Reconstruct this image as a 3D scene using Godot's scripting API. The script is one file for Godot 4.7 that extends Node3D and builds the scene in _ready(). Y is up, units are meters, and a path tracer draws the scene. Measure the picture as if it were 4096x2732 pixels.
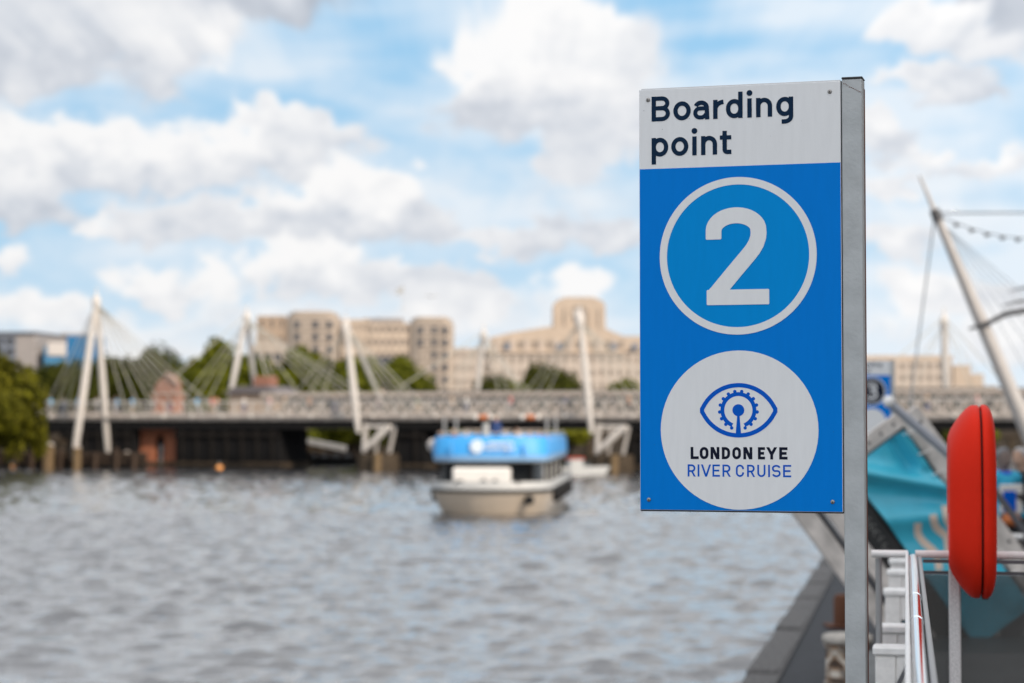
extends Node3D
# A boarding sign on a river pier in front of a wide brown river, a cruise boat, a footbridge and stone buildings.
# x is to the right, -z is where the camera looks, y is up from the water; metres.

var M := {}
var taken := {}
var lift := 0.0


func _ready() -> void:
	make_camera_and_light()
	make_materials()
	make_setting()
	make_bridges()
	make_far_bank()
	make_buildings()
	make_trees()
	make_boat()
	make_people()
	make_pier()
	make_banner()
	make_mast()
	make_lifebuoy()
	make_signs()
	make_small_things()


# ------------------------------------------------------------------ camera, sky, sun
func make_camera_and_light() -> void:
	var cam := Camera3D.new()
	cam.name = "camera"
	var lens := CameraAttributesPhysical.new()
	lens.frustum_focal_length = 72.0
	lens.frustum_focus_distance = 6.1
	lens.frustum_near = 0.05
	lens.frustum_far = 4000.0
	lens.exposure_aperture = 2.9
	cam.fov = 18.924
	cam.attributes = lens
	cam.far = 4000.0
	add_child(cam)
	cam.position = Vector3(0, 5, 0)
	cam.rotation_degrees = Vector3(2.217, 0, 0)
	cam.current = true
	var e := Environment.new()
	e.background_mode = Environment.BG_SKY
	e.tonemap_mode = Environment.TONE_MAPPER_LINEAR
	e.tonemap_exposure = 1.1
	e.sdfgi_enabled = true
	e.ssao_enabled = true
	e.ssil_enabled = true
	var sky := Sky.new()
	var pan := PanoramaSkyMaterial.new()
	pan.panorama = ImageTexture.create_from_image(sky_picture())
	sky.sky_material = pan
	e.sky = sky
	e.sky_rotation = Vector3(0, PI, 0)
	var we := WorldEnvironment.new()
	we.name = "sky_and_air"
	we.environment = e
	add_child(we)
	var sun := DirectionalLight3D.new()
	sun.name = "sun"
	sun.light_energy = 1.15
	sun.light_color = Color(1.0, 0.93, 0.84)
	sun.light_angular_distance = 0.5
	sun.shadow_enabled = true
	add_child(sun)
	sun.look_at_from_position(Vector3(54, 57, 62), Vector3.ZERO, Vector3.UP)


# Cumulus clouds as soft heaps in degrees of azimuth (right of -z) and elevation; air and clouds only.
var heaps := []

func p(rows: Array) -> void:
	heaps.append_array(rows)

func sky_picture() -> Image:
	p([[-11.8, 11.1, 1.5, 1, 86], [-8.7, 10.8, 1.5, 0.9, 96], [-10, 10.9, 1.2, 0.8, 90], [-12.5, 9.9, 1.3, 0.8, 72], [-10, 9.7, 1, 0.8, 76], [-13.9, 10.5, 0.5, 0.5, 80], [-11.1, 11.5, 1, 0.7, 90], [-13.5, 9.1, 0.5, 0.5, 84], [-6.9, 11.6, 2.3, 0.6, 58], [-8.1, 11.6, 1.2, 0.4, 66], [0.8, 11.2, 1.5, 1.2, 100], [1.8, 10.5, 1.2, 1, 98]])
	p([[-0.5, 9.9, 1.3, 1, 94], [0.8, 9.5, 1.5, 0.9, 92], [-0, 8.7, 2.1, 0.7, 72], [2.7, 9.8, 1.5, 1.3, 86], [2.3, 8.5, 1.4, 0.7, 76], [3.4, 8.4, 0.9, 0.9, 82], [1.8, 7.4, 0.9, 0.7, 78], [-13.9, 7.4, 1.2, 0.9, 97], [-12.3, 7.7, 1.5, 0.6, 98], [-11.1, 7.7, 0.9, 0.7, 98], [-9.5, 7.4, 1.4, 0.7, 96], [-7.7, 7.6, 0.9, 0.6, 96]])
	p([[-8.3, 6.8, 1.5, 0.5, 84], [-11.1, 6.8, 2.6, 0.6, 78], [-13.7, 6.4, 1.2, 0.7, 82], [-13.5, 5.7, 1.5, 0.4, 72], [-6.9, 8.5, 0.7, 0.5, 92], [-6, 8.1, 1, 0.6, 86], [-4.8, 7.8, 0.9, 0.5, 84], [-6.5, 7.3, 1.1, 0.5, 78], [-4, 6.4, 1.5, 0.7, 98], [-5.2, 6.7, 0.9, 0.5, 96], [-6, 6, 1.4, 0.5, 92], [-3.1, 6.4, 0.8, 0.5, 94]])
	p([[-8.4, 5.6, 2.5, 0.5, 82], [-10, 5.3, 1, 0.4, 80], [-5, 5.5, 2.6, 0.4, 74], [-2.3, 5.5, 1, 0.5, 76], [-6.7, 5.6, 1.5, 0.4, 78], [-11.6, 5.4, 0.5, 0.3, 92], [-13.9, 4.4, 0.7, 0.5, 94], [-10.1, 3.8, 0.9, 0.5, 95], [-9.7, 3.4, 0.8, 0.4, 86], [-8.2, 3.9, 0.7, 0.7, 98], [-6.1, 4.6, 1.1, 0.7, 100], [-5, 4.6, 0.9, 0.5, 98]])
	p([[-5.7, 3.9, 1.5, 0.5, 84], [-4, 3.9, 1.2, 0.5, 82], [-3.2, 4, 0.5, 0.5, 90], [-1.8, 4, 1.3, 0.4, 78], [0.6, 5.1, 0.9, 0.4, 74], [2.9, 5.2, 1.2, 0.3, 74], [1.8, 3.8, 0.9, 0.5, 100], [-12.9, 3.2, 1.5, 0.4, 95], [-0.8, 5, 0.9, 0.3, 88], [-1.6, 3.3, 1.5, 0.5, 90], [11.5, 10.9, 1.2, 0.6, 90], [10.7, 10.6, 0.7, 0.4, 92]])
	p([[12.4, 11.1, 0.6, 0.4, 94], [12.7, 10.3, 1.5, 0.5, 80], [13.9, 10.3, 0.9, 0.5, 82], [11.3, 9.3, 1.1, 0.3, 90], [12.3, 9.3, 1.1, 0.4, 76], [13.7, 11.4, 0.9, 0.6, 56], [14.2, 10.9, 0.6, 0.5, 58], [12.9, 11.7, 0.5, 0.2, 64], [12.5, 8.8, 1.2, 0.2, 72], [10.1, 8.2, 0.5, 0.3, 88], [10.5, 7.7, 0.8, 0.5, 76], [11.5, 7.2, 0.5, 0.3, 90]])
	p([[13.6, 7, 0.9, 0.4, 88], [10.4, 6.5, 0.9, 0.2, 84], [12.3, 6.7, 0.7, 0.2, 78], [11.5, 3.6, 1.3, 0.5, 92], [13.7, 2.3, 1, 0.9, 90], [10.8, 4.9, 0.9, 0.4, 84], [13.1, 3.4, 1.2, 0.4, 80]])
	# thin veils and low heaps near the horizon
	p([[0.4, 6.6, 3.2, 1.3, 90, 0.13], [2.6, 6.2, 2.6, 1.2, 88, 0.18], [3.2, 10.8, 1.6, 0.5, 86, 0.2], [12.0, 5.6, 2.6, 1.6, 90, 0.25], [-13.0, 2.6, 2.2, 0.5, 94, 0.35], [-10.6, 2.4, 2.0, 0.5, 92, 0.4], [-7.6, 2.8, 2.0, 0.6, 92, 0.4], [-4.6, 2.9, 2.2, 0.5, 90, 0.35], [-1.8, 2.6, 2.0, 0.5, 93, 0.4], [1.2, 3.0, 2.0, 0.6, 92, 0.3], [-12.4, 1.7, 3.0, 0.4, 92, 0.4], [-8.0, 1.8, 3.0, 0.4, 90, 0.4], [11.6, 2.6, 2.4, 0.7, 92, 0.4]])
	var r := RandomNumberGenerator.new()
	r.seed = 41
	# the same kind of sky goes on all round and overhead
	for i in 330:
		var az := r.randf_range(-180, 180)
		var el := 2.0 + 80.0 * pow(r.randf(), 1.5)
		if absf(az) < 17.5 and el < 14.0:
			continue
		var wide := r.randf_range(1.6, 4.0) * (1.0 + el / 11.0)
		for k in 4:
			heaps.append([az + r.randf_range(-0.8, 0.8) * wide, el + r.randf_range(-0.35, 0.35) * wide * 0.6, wide * r.randf_range(0.5, 1.0), wide * r.randf_range(0.25, 0.5), r.randf_range(70, 100)])
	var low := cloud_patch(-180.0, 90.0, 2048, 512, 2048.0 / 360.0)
	var im := Image.create_empty(2048, 1024, false, Image.FORMAT_RGBF)
	im.fill(Color(0.40, 0.40, 0.41))
	im.blit_rect(low, Rect2i(0, 0, 2048, 512), Vector2i.ZERO)
	im.resize(4096, 2048, Image.INTERPOLATE_BILINEAR)
	var per := 4096.0 / 360.0
	var x0 := int(2048 - 18 * per)
	var y0 := int(1024 - 15 * per)
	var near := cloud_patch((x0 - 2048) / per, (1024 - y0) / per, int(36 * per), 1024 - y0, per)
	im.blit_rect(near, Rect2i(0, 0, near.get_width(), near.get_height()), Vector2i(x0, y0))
	return im


func cloud_patch(left: float, top: float, w: int, h: int, per: float) -> Image:
	var n := FastNoiseLite.new()
	n.seed = 7
	n.frequency = 1.0
	n.fractal_octaves = 5
	n.fractal_gain = 0.55
	var n2 := FastNoiseLite.new()
	n2.seed = 23
	n2.frequency = 1.0
	n2.fractal_octaves = 3
	# a little drift of every place makes ragged edges
	var wx := PackedFloat32Array()
	var wy := PackedFloat32Array()
	wx.resize(w * h)
	wy.resize(w * h)
	var dens := PackedFloat32Array()
	var tone := PackedFloat32Array()
	dens.resize(w * h)
	tone.resize(w * h)
	for j in h:
		var el := top - (j + 0.5) / per
		var grow := 1.0 + maxf(el - 10.0, 0.0) / 12.0
		for i in w:
			var az := left + (i + 0.5) / per
			wx[j * w + i] = n.get_noise_2d(az * 0.55 / grow, el * 0.8 / grow)
			wy[j * w + i] = n.get_noise_2d(az * 0.55 / grow + 91.0, el * 0.8 / grow + 37.0)
	for b in heaps:
		var grow: float = 1.0 + maxf(b[1] - 10.0, 0.0) / 12.0
		var m: float = 0.9 * grow
		var rx: float = b[2] * 1.52
		var ry: float = b[3] * 1.48
		for turn in [-360.0, 0.0, 360.0]:
			var cx: float = b[0] + turn
			var i0 := maxi(0, int((cx - rx - m - left) * per))
			var i1 := mini(w - 1, int((cx + rx + m - left) * per))
			if i1 < i0:
				continue
			var j0 := maxi(0, int((top - b[1] - ry - m) * per))
			var j1 := mini(h - 1, int((top - b[1] + ry + m) * per))
			var bright: float = b[4] * 0.01
			var thick: float = b[5] if b.size() > 5 else 1.0
			for j in range(j0, j1 + 1):
				var el := top - (j + 0.5) / per
				for i in range(i0, i1 + 1):
					var at := j * w + i
					var dx: float = (left + (i + 0.5) / per - cx + wx[at] * m) / rx
					var dy: float = (el - b[1] + wy[at] * m * 0.7) / ry
					var q := 1.0 - dx * dx - dy * dy
					if q > 0.0:
						q *= q * thick
						dens[at] += q
						tone[at] += q * (bright + 0.09 * dy - 0.02 * dx)
	var data := PackedFloat32Array()
	data.resize(w * h * 3)
	for j in h:
		var el := top - (j + 0.5) / per
		var up := clampf(el / 13.0, 0.0, 1.0)
		var air := Color(0.60, 0.78, 0.91).lerp(Color(0.28, 0.56, 0.83), pow(up, 0.75))
		if el > 13.0:
			air = air.lerp(Color(0.16, 0.36, 0.70), clampf((el - 13.0) / 60.0, 0.0, 1.0))
		for i in w:
			var at := j * w + i
			var az := left + (i + 0.5) / per
			var d := dens[at]
			var veil := clampf(0.48 + 0.8 * n2.get_noise_2d(az * 0.10, el * 0.45) + 0.25 * wx[at] + 0.016 * az, 0.0, 0.85) if absf(az) < 40.0 else clampf(0.30 + 0.8 * n2.get_noise_2d(az * 0.10, el * 0.45), 0.0, 0.8)
			veil = maxf(veil, clampf(0.95 - el / 5.0, 0.0, 0.9))
			var c := air.lerp(Color(0.80, 0.86, 0.92), veil)
			if d > 0.0:
				var v := tone[at] / d + 0.10 * wy[at] + 0.05 * n2.get_noise_2d(az * 1.1, el * 1.6)
				v = clampf(v, 0.50, 1.0)
				var cc := Color(0.46, 0.50, 0.57).lerp(Color(0.66, 0.69, 0.745), clampf((v - 0.5) / 0.24, 0.0, 1.0)).lerp(Color(0.95, 0.94, 0.935), clampf((v - 0.72) / 0.26, 0.0, 1.0))
				var a := clampf((d + 0.10 * wx[at] - 0.01) / 0.58, 0.0, 1.0)
				a = a * a * (3.0 - 2.0 * a)
				c = c.lerp(cc, a * 0.97)
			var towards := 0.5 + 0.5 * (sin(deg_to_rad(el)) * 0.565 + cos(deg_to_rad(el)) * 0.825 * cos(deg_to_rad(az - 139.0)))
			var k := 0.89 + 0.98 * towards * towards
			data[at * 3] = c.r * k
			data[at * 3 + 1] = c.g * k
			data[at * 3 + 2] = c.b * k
	return Image.create_from_data(w, h, false, Image.FORMAT_RGBF, data.to_byte_array())


# ------------------------------------------------------------------ materials
func lin(r: float, g: float, b: float) -> Color:
	return Color(r, g, b).linear_to_srgb()

func noise_tex(freq: float, from: float, to: float, octaves := 4, normal := false, s := 1, strength := 4.0) -> NoiseTexture2D:
	var t := NoiseTexture2D.new()
	t.width = 512
	t.height = 512
	t.seamless = true
	var n := FastNoiseLite.new()
	n.seed = s
	n.frequency = freq
	n.fractal_octaves = octaves
	t.noise = n
	if normal:
		t.as_normal_map = true
		t.bump_strength = strength
	else:
		var g := Gradient.new()
		g.set_color(0, Color(from, from, from))
		g.set_color(1, Color(to, to, to))
		t.color_ramp = g
	return t

func mat(called: String, c: Color, rough := 0.7, metal := 0.0, tex: Texture2D = null, scale := 1.0, norm: Texture2D = null, ns := 1.0) -> StandardMaterial3D:
	var m := StandardMaterial3D.new()
	m.resource_name = called
	m.albedo_color = c
	m.roughness = rough
	m.metallic = metal
	if tex or norm:
		m.uv1_triplanar = true
		m.uv1_scale = Vector3.ONE * scale
	if tex:
		m.albedo_texture = tex
	if norm:
		m.normal_enabled = true
		m.normal_texture = norm
		m.normal_scale = ns
	M[called] = m
	return m

func make_materials() -> void:
	var blotch := noise_tex(0.012, 0.72, 1.0, 5, false, 3)
	var grain := noise_tex(0.06, 0.78, 1.0, 4, false, 9)
	var streak := noise_tex(0.03, 0.45, 1.0, 5, false, 17)
	var faint := noise_tex(0.01, 0.93, 1.0, 5, false, 5)
	var trace := noise_tex(0.012, 0.978, 1.0, 5, false, 6)
	var bumps := noise_tex(0.05, 0, 1, 4, true, 31, 5.0)
	var soft := noise_tex(0.012, 0, 1, 3, true, 37, 6.0)
	var mottle := noise_tex(0.008, 0.90, 1.0, 5, false, 15)
	# sign
	mat("sign_white", lin(0.775, 0.78, 0.785), 0.38, 0.0, trace, 1.3)
	mat("sign_print_white", lin(0.775, 0.78, 0.785), 0.4, 0.0, trace, 1.3)
	mat("sign_blue", lin(0.001, 0.195, 0.66), 0.36, 0.0, trace, 1.1)
	mat("sign_circle_blue", lin(0.001, 0.26, 0.68), 0.36, 0.0, trace, 1.1)
	mat("sign_navy", lin(0.008, 0.024, 0.055), 0.5)
	mat("sign_ink", lin(0.010, 0.013, 0.028), 0.5)
	mat("emblem_blue", lin(0.003, 0.098, 0.53), 0.45)
	mat("sign_back", lin(0.5, 0.51, 0.52), 0.5)
	mat("gap_black", lin(0.01, 0.01, 0.011), 0.7)
	mat("post_grey", lin(0.46, 0.48, 0.485), 0.5, 0.0, mottle, 2.0, bumps, 0.12)
	mat("cap_black", lin(0.015, 0.015, 0.017), 0.45)
	mat("rust_edge", lin(0.16, 0.05, 0.03), 0.8)
	mat("screw", lin(0.42, 0.40, 0.38), 0.4, 0.8, grain, 40.0)
	mat("screw_slot", lin(0.02, 0.02, 0.02), 0.8)
	for k in ["sign_white", "sign_print_white", "sign_blue", "sign_circle_blue", "sign_navy", "sign_ink", "emblem_blue"]:
		M[k].metallic_specular = 0.14
	# cream paint with rust coming through in ragged patches
	var stains := noise_tex(0.014, 0, 1, 5, false, 52)
	stains.color_ramp.set_color(0, lin(0.03, 0.018, 0.012))
	stains.color_ramp.set_color(1, lin(0.62, 0.57, 0.50))
	stains.color_ramp.add_point(0.40, lin(0.05, 0.03, 0.02))
	stains.color_ramp.add_point(0.50, lin(0.30, 0.17, 0.09))
	stains.color_ramp.add_point(0.58, lin(0.60, 0.55, 0.48))
	for k in ["sign_white", "sign_print_white", "sign_blue", "sign_circle_blue"]:
		M[k].uv1_scale = Vector3(7.0, 0.9, 7.0)   # rain draws faint streaks downwards
	# pier
	mat("red_plastic", lin(0.72, 0.024, 0.008), 0.6, 0.0, trace, 2.0, soft, 0.12)
	mat("seam_dark", lin(0.1, 0.012, 0.008), 0.8)
	mat("rail_white", lin(0.88, 0.86, 0.84), 0.42, 0.0, faint, 3.0)
	mat("rail_post", lin(0.84, 0.8, 0.79), 0.45, 0.0, grain, 3.0)
	mat("rail_grey", lin(0.30, 0.30, 0.30), 0.5)
	mat("chrome", lin(0.86, 0.88, 0.90), 0.10, 1.0)
	mat("box_white", lin(0.88, 0.85, 0.82), 0.5, 0.0, faint, 4.0)
	mat("box_slot", lin(0.13, 0.25, 0.32), 0.4)
	mat("deck_dark", lin(0.03, 0.031, 0.038), 0.6, 0.0, blotch, 0.35, bumps, 0.3)
	mat("pier_floor", lin(0.11, 0.115, 0.115), 0.6, 0.0, blotch, 0.35, bumps, 0.3)
	mat("deck_side", lin(0.035, 0.035, 0.04), 0.7, 0.0, blotch, 0.6)
	mat("fender_grey", lin(0.22, 0.212, 0.208), 0.85, 0.0, streak, 1.1, bumps, 1.0)
	mat("bollard_cream", Color.WHITE, 0.7, 0.0, stains, 0.7)
	mat("bollard_cap", lin(0.60, 0.55, 0.49), 0.6, 0.0, blotch, 1.5)
	mat("rust_brown", lin(0.13, 0.045, 0.018), 0.85, 0.0, grain, 3.0)
	mat("stain", lin(0.05, 0.032, 0.02), 0.9, 0.0, streak, 2.0)
	var tint := mat("tinted_glass", Color(0.27, 0.265, 0.255, 0.56), 0.06)
	tint.transparency = BaseMaterial3D.TRANSPARENCY_ALPHA
	var teal := mat("teal_fabric", lin(0.06, 0.52, 0.7), 0.3, 0.0, faint, 0.8)
	teal.rim_enabled = true
	teal.rim = 0.2
	mat("wave_beige", lin(0.74, 0.59, 0.48), 0.6)
	mat("band_black", lin(0.022, 0.022, 0.022), 0.6, 0.0, grain, 2.0)
	mat("pale_print", lin(0.16, 0.16, 0.15), 0.6)
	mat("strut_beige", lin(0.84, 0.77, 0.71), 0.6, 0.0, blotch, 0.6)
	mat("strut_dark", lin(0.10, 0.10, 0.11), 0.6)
	mat("pole_silver", lin(0.42, 0.44, 0.49), 0.35, 0.5)
	mat("mast_paint", lin(0.44, 0.415, 0.4), 0.5, 0.0, faint, 0.5)
	mat("dark_gear", lin(0.06, 0.06, 0.065), 0.6)
	mat("rope_grey", lin(0.16, 0.19, 0.22), 0.7)
	# boat
	mat("hull_cream", lin(0.6, 0.505, 0.405), 0.45, 0.0, mottle, 0.15)
	mat("boat_white", lin(0.76, 0.73, 0.69), 0.45, 0.0, faint, 0.5)
	mat("boat_grey", lin(0.44, 0.44, 0.43), 0.5, 0.0, faint, 0.5)
	mat("boat_black", lin(0.02, 0.02, 0.021), 0.5)
	mat("cabin_glass", lin(0.012, 0.014, 0.016), 0.12)
	mat("boat_blue", lin(0.03, 0.29, 0.66), 0.5)
	mat("boat_pale_blue", lin(0.22, 0.42, 0.68), 0.35)
	mat("logo_white", lin(0.62, 0.70, 0.78), 0.5)
	mat("jacket_red", lin(0.50, 0.05, 0.02), 0.7)
	# bridges and bank
	mat("bridge_white", lin(0.57, 0.53, 0.49), 0.5, 0.0, faint, 0.2)
	mat("rod_white", lin(0.4, 0.385, 0.34), 0.5)
	mat("deck_stone", lin(0.49, 0.435, 0.39), 0.75, 0.0, blotch, 0.12)
	mat("railing_steel", lin(0.5, 0.47, 0.44), 0.5)
	mat("truss_paint", lin(0.52, 0.45, 0.395), 0.7, 0.0, grain, 0.25)
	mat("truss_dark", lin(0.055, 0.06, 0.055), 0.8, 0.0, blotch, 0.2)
	mat("iron_shade_black", lin(0.014, 0.014, 0.015), 0.9)  # dark iron, blackened further to paint in the shade under the bridge
	mat("pier_rib", lin(0.022, 0.02, 0.019), 0.9)  # ribs darkened too, as part of the painted under-bridge shade
	mat("brick_orange", lin(0.46, 0.165, 0.085), 0.85, 0.0, grain, 0.35)
	mat("brick_edge", lin(0.42, 0.31, 0.25), 0.85, 0.0, grain, 0.35)
	mat("brick_dull", lin(0.33, 0.15, 0.10), 0.85, 0.0, grain, 0.35)
	mat("foam_brown", lin(0.3, 0.26, 0.22), 0.5, 0.0, streak, 0.4)
	mat("roof_slate", lin(0.11, 0.10, 0.105), 0.8)
	mat("stone_wet", lin(0.11, 0.085, 0.062), 0.85, 0.0, streak, 0.12)
	mat("quay_stone", lin(0.085, 0.072, 0.06), 0.9, 0.0, streak, 0.08)
	mat("timber_ochre", lin(0.30, 0.20, 0.10), 0.9, 0.0, streak, 0.3)
	mat("timber_brown", lin(0.12, 0.085, 0.065), 0.9, 0.0, streak, 0.3)
	mat("steel_grey", lin(0.33, 0.33, 0.33), 0.5, 0.0, faint, 0.2)
	mat("amber", lin(0.55, 0.16, 0.045), 0.5)
	mat("buoy_orange", lin(0.80, 0.33, 0.08), 0.5)
	mat("land", lin(0.10, 0.10, 0.085), 0.9, 0.0, blotch, 0.02)
	for k in ["iron_shade_black", "boat_black", "quay_stone", "stone_wet", "timber_brown", "pier_rib"]:
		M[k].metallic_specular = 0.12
	M["red_plastic"].metallic_specular = 0.22
	M["deck_dark"].metallic_specular = 0.25
	# buildings
	mat("portland", lin(0.5, 0.4, 0.315), 0.85, 0.0, faint, 0.05)
	mat("portland_pale", lin(0.51, 0.43, 0.365), 0.85, 0.0, faint, 0.05)
	mat("stone_brown", lin(0.38, 0.285, 0.21), 0.85, 0.0, faint, 0.06)
	mat("stone_tower", lin(0.41, 0.34, 0.28), 0.85, 0.0, faint, 0.06)
	mat("pane_dark", lin(0.06, 0.06, 0.065), 0.15)
	mat("pane_soft", lin(0.24, 0.2, 0.165), 0.4)
	mat("concrete_grey", lin(0.32, 0.29, 0.275), 0.85, 0.0, faint, 0.04)
	mat("concrete_blue", lin(0.16, 0.18, 0.22), 0.7)
	mat("glass_blue", lin(0.05, 0.2, 0.36), 0.2)
	mat("glass_deep", lin(0.012, 0.12, 0.27), 0.2)
	mat("cream_clad", lin(0.5, 0.46, 0.43), 0.7)
	# vegetation
	var leaf := mat("leaf", Color.WHITE, 0.65)
	leaf.metallic_specular = 0.15
	leaf.vertex_color_use_as_albedo = true
	leaf.backlight_enabled = true
	leaf.backlight = lin(0.14, 0.15, 0.03)
	mat("bark", lin(0.07, 0.055, 0.04), 0.9, 0.0, streak, 1.0)
	# water: brown, smooth, mirrors the sky
	var ripple := noise_tex(0.022, 0, 1, 4, true, 77, 6.0)
	var w := mat("river_water", lin(0.045, 0.049, 0.056), 0.06, 0.0, null, 0.42, ripple, 1.0)
	w.metallic_specular = 0.7
	w.clearcoat_enabled = true
	w.clearcoat = 0.7
	w.clearcoat_roughness = 0.06
	w.uv1_world_triplanar = true
	w.uv1_scale = Vector3(0.30, 0.42, 0.42)


# ------------------------------------------------------------------ naming
func numbered(called: String) -> String:
	var n: int = taken.get(called, 0)
	taken[called] = n + 1
	return called if n == 0 else "%s_%03d" % [called, n]

func tag(o: Node, label := "", category := "", group := "", kind := "") -> void:
	if label:
		o.set_meta("label", label)
	if category:
		o.set_meta("category", category)
	if group:
		o.set_meta("group", group)
	if kind:
		o.set_meta("kind", kind)

func thing(called: String, label: String, category: String, at := Vector3.ZERO, turn := 0.0, group := "") -> Node3D:
	var o := Node3D.new()
	o.name = numbered(called)
	add_child(o)
	o.position = at
	o.rotation_degrees.y = turn
	tag(o, label, category, group)
	return o

func put(called: String, shape: Variant, m: String, parent: Node = null) -> MeshInstance3D:
	var o := MeshInstance3D.new()
	if shape is SurfaceTool:
		shape.generate_normals()
		o.mesh = shape.commit()
	else:
		o.mesh = shape
	o.material_override = M[m]
	if parent:
		o.name = called
		parent.add_child(o, true)
		var n := 1
		while parent.get_children().any(func(c): return c != o and c.name == o.name):
			o.name = "%s_%03d" % [called, n]
			n += 1
	else:
		o.name = numbered(called)
		add_child(o)
	return o

func st() -> SurfaceTool:
	var s := SurfaceTool.new()
	s.begin(Mesh.PRIMITIVE_TRIANGLES)
	return s


# ------------------------------------------------------------------ shapes
func tri(s: SurfaceTool, a: Vector3, b: Vector3, c: Vector3, out: Vector3, group := -1) -> void:
	s.set_smooth_group(group)
	if (a - c).cross(a - b).dot(out) < 0.0:
		var k := b
		b = c
		c = k
	s.add_vertex(a)
	s.add_vertex(b)
	s.add_vertex(c)

func quad(s: SurfaceTool, a: Vector3, b: Vector3, c: Vector3, d: Vector3, out: Vector3, group := -1) -> void:
	tri(s, a, b, c, out, group)
	tri(s, a, c, d, out, group)

# a box with edges cut off by ch
func box(s: SurfaceTool, at: Vector3, size: Vector3, ch := 0.0, b := Basis.IDENTITY) -> SurfaceTool:
	var h := size * 0.5
	var ax: Array[Vector3] = [Vector3.RIGHT, Vector3.UP, Vector3.BACK]
	var pt := func(v: Vector3) -> Vector3: return at + b * v
	for i in 3:
		var u := ax[i]
		var v := ax[(i + 1) % 3]
		var w := ax[(i + 2) % 3]
		var hv := h[(i + 1) % 3] - ch
		var hw := h[(i + 2) % 3] - ch
		for sg in [-1.0, 1.0]:
			var o: Vector3 = u * h[i] * sg
			quad(s, pt.call(o + v * hv + w * hw), pt.call(o - v * hv + w * hw), pt.call(o - v * hv - w * hw), pt.call(o + v * hv - w * hw), b * u * sg)
		if ch > 0.0:
			for s1 in [-1.0, 1.0]:
				for s2 in [-1.0, 1.0]:
					var e1: Vector3 = v * (h[(i + 1) % 3]) * s1 + w * hw * s2
					var e2: Vector3 = v * hv * s1 + w * h[(i + 2) % 3] * s2
					var l := u * (h[i] - ch)
					quad(s, pt.call(e1 + l), pt.call(e2 + l), pt.call(e2 - l), pt.call(e1 - l), b * (v * s1 + w * s2))
	if ch > 0.0:
		for sx in [-1.0, 1.0]:
			for sy in [-1.0, 1.0]:
				for sz in [-1.0, 1.0]:
					var k := Vector3(sx, sy, sz)
					tri(s, pt.call(k * Vector3(h.x, h.y - ch, h.z - ch)), pt.call(k * Vector3(h.x - ch, h.y, h.z - ch)), pt.call(k * Vector3(h.x - ch, h.y - ch, h.z)), b * k)
	return s

# a box from corner to corner
func span(s: SurfaceTool, x0: float, x1: float, y0: float, y1: float, z0: float, z1: float, ch := 0.0) -> SurfaceTool:
	return box(s, Vector3(x0 + x1, y0 + y1, z0 + z1) * 0.5, Vector3(absf(x1 - x0), absf(y1 - y0), absf(z1 - z0)), ch)

# a rectangular bar from a to b
func bar(s: SurfaceTool, a: Vector3, b: Vector3, w: float, t: float, ch := 0.0) -> SurfaceTool:
	var y := (b - a).normalized()
	var side := y.cross(Vector3.BACK if absf(y.z) < 0.9 else Vector3.UP).normalized()
	return box(s, (a + b) * 0.5, Vector3(w, (b - a).length(), t), ch, Basis(side, y, side.cross(y)))

# a round bar through points, with a radius at each
func tube(s: SurfaceTool, pts: Array, radii: Array, n := 10, caps := true) -> SurfaceTool:
	var rings := []
	var side := Vector3.ZERO
	for i in pts.size():
		var d: Vector3 = (pts[mini(i + 1, pts.size() - 1)] - pts[maxi(i - 1, 0)]).normalized()
		if side == Vector3.ZERO:
			side = d.cross(Vector3.UP if absf(d.y) < 0.9 else Vector3.RIGHT).normalized()
		side = (side - d * side.dot(d)).normalized()
		var up := d.cross(side)
		var ring := []
		for k in n:
			var a := TAU * k / n
			ring.append(pts[i] + (side * cos(a) + up * sin(a)) * float(radii[mini(i, radii.size() - 1)]))
		rings.append(ring)
	for i in pts.size() - 1:
		for k in n:
			var q := (k + 1) % n
			var out: Vector3 = rings[i][k] + rings[i + 1][q] - pts[i] - pts[i + 1] + (rings[i + 1][k] - pts[i + 1]) * 0.01
			if out.length() < 1e-9:
				continue
			quad(s, rings[i][k], rings[i][q], rings[i + 1][q], rings[i + 1][k], out, 1)
	if caps:
		for e in [0, pts.size() - 1]:
			var out: Vector3 = pts[0] - pts[1] if e == 0 else pts[e] - pts[e - 1]
			for k in n:
				if rings[e][k].distance_to(pts[e]) > 1e-5:
					tri(s, pts[e], rings[e][k], rings[e][(k + 1) % n], out)
	return s

func ball(s: SurfaceTool, c: Vector3, r: float, sy := 1.0, n := 10) -> SurfaceTool:
	var pts := []
	var rad := []
	for i in 9:
		var a := -PI / 2 + PI * i / 8.0
		pts.append(c + Vector3(0, sin(a) * r * sy, 0))
		rad.append(maxf(cos(a) * r, 0.001 * r))
	return tube(s, pts, rad, n, false)

# a prism: an outline in x and y, between two z
func prism(s: SurfaceTool, outline: PackedVector2Array, z0: float, z1: float) -> SurfaceTool:
	var t := Geometry2D.triangulate_polygon(outline)
	for i in range(0, t.size(), 3):
		for z in [z0, z1]:
			var out := Vector3(0, 0, 1 if z == maxf(z0, z1) else -1)
			tri(s, Vector3(outline[t[i]].x, outline[t[i]].y, z), Vector3(outline[t[i + 1]].x, outline[t[i + 1]].y, z), Vector3(outline[t[i + 2]].x, outline[t[i + 2]].y, z), out)
	var turn := 1.0 if not Geometry2D.is_polygon_clockwise(outline) else -1.0
	for i in outline.size():
		var a := outline[i]
		var b := outline[(i + 1) % outline.size()]
		var d := (b - a) * turn
		quad(s, Vector3(a.x, a.y, z0), Vector3(b.x, b.y, z0), Vector3(b.x, b.y, z1), Vector3(a.x, a.y, z1), Vector3(d.y, -d.x, 0))
	return s

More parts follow.
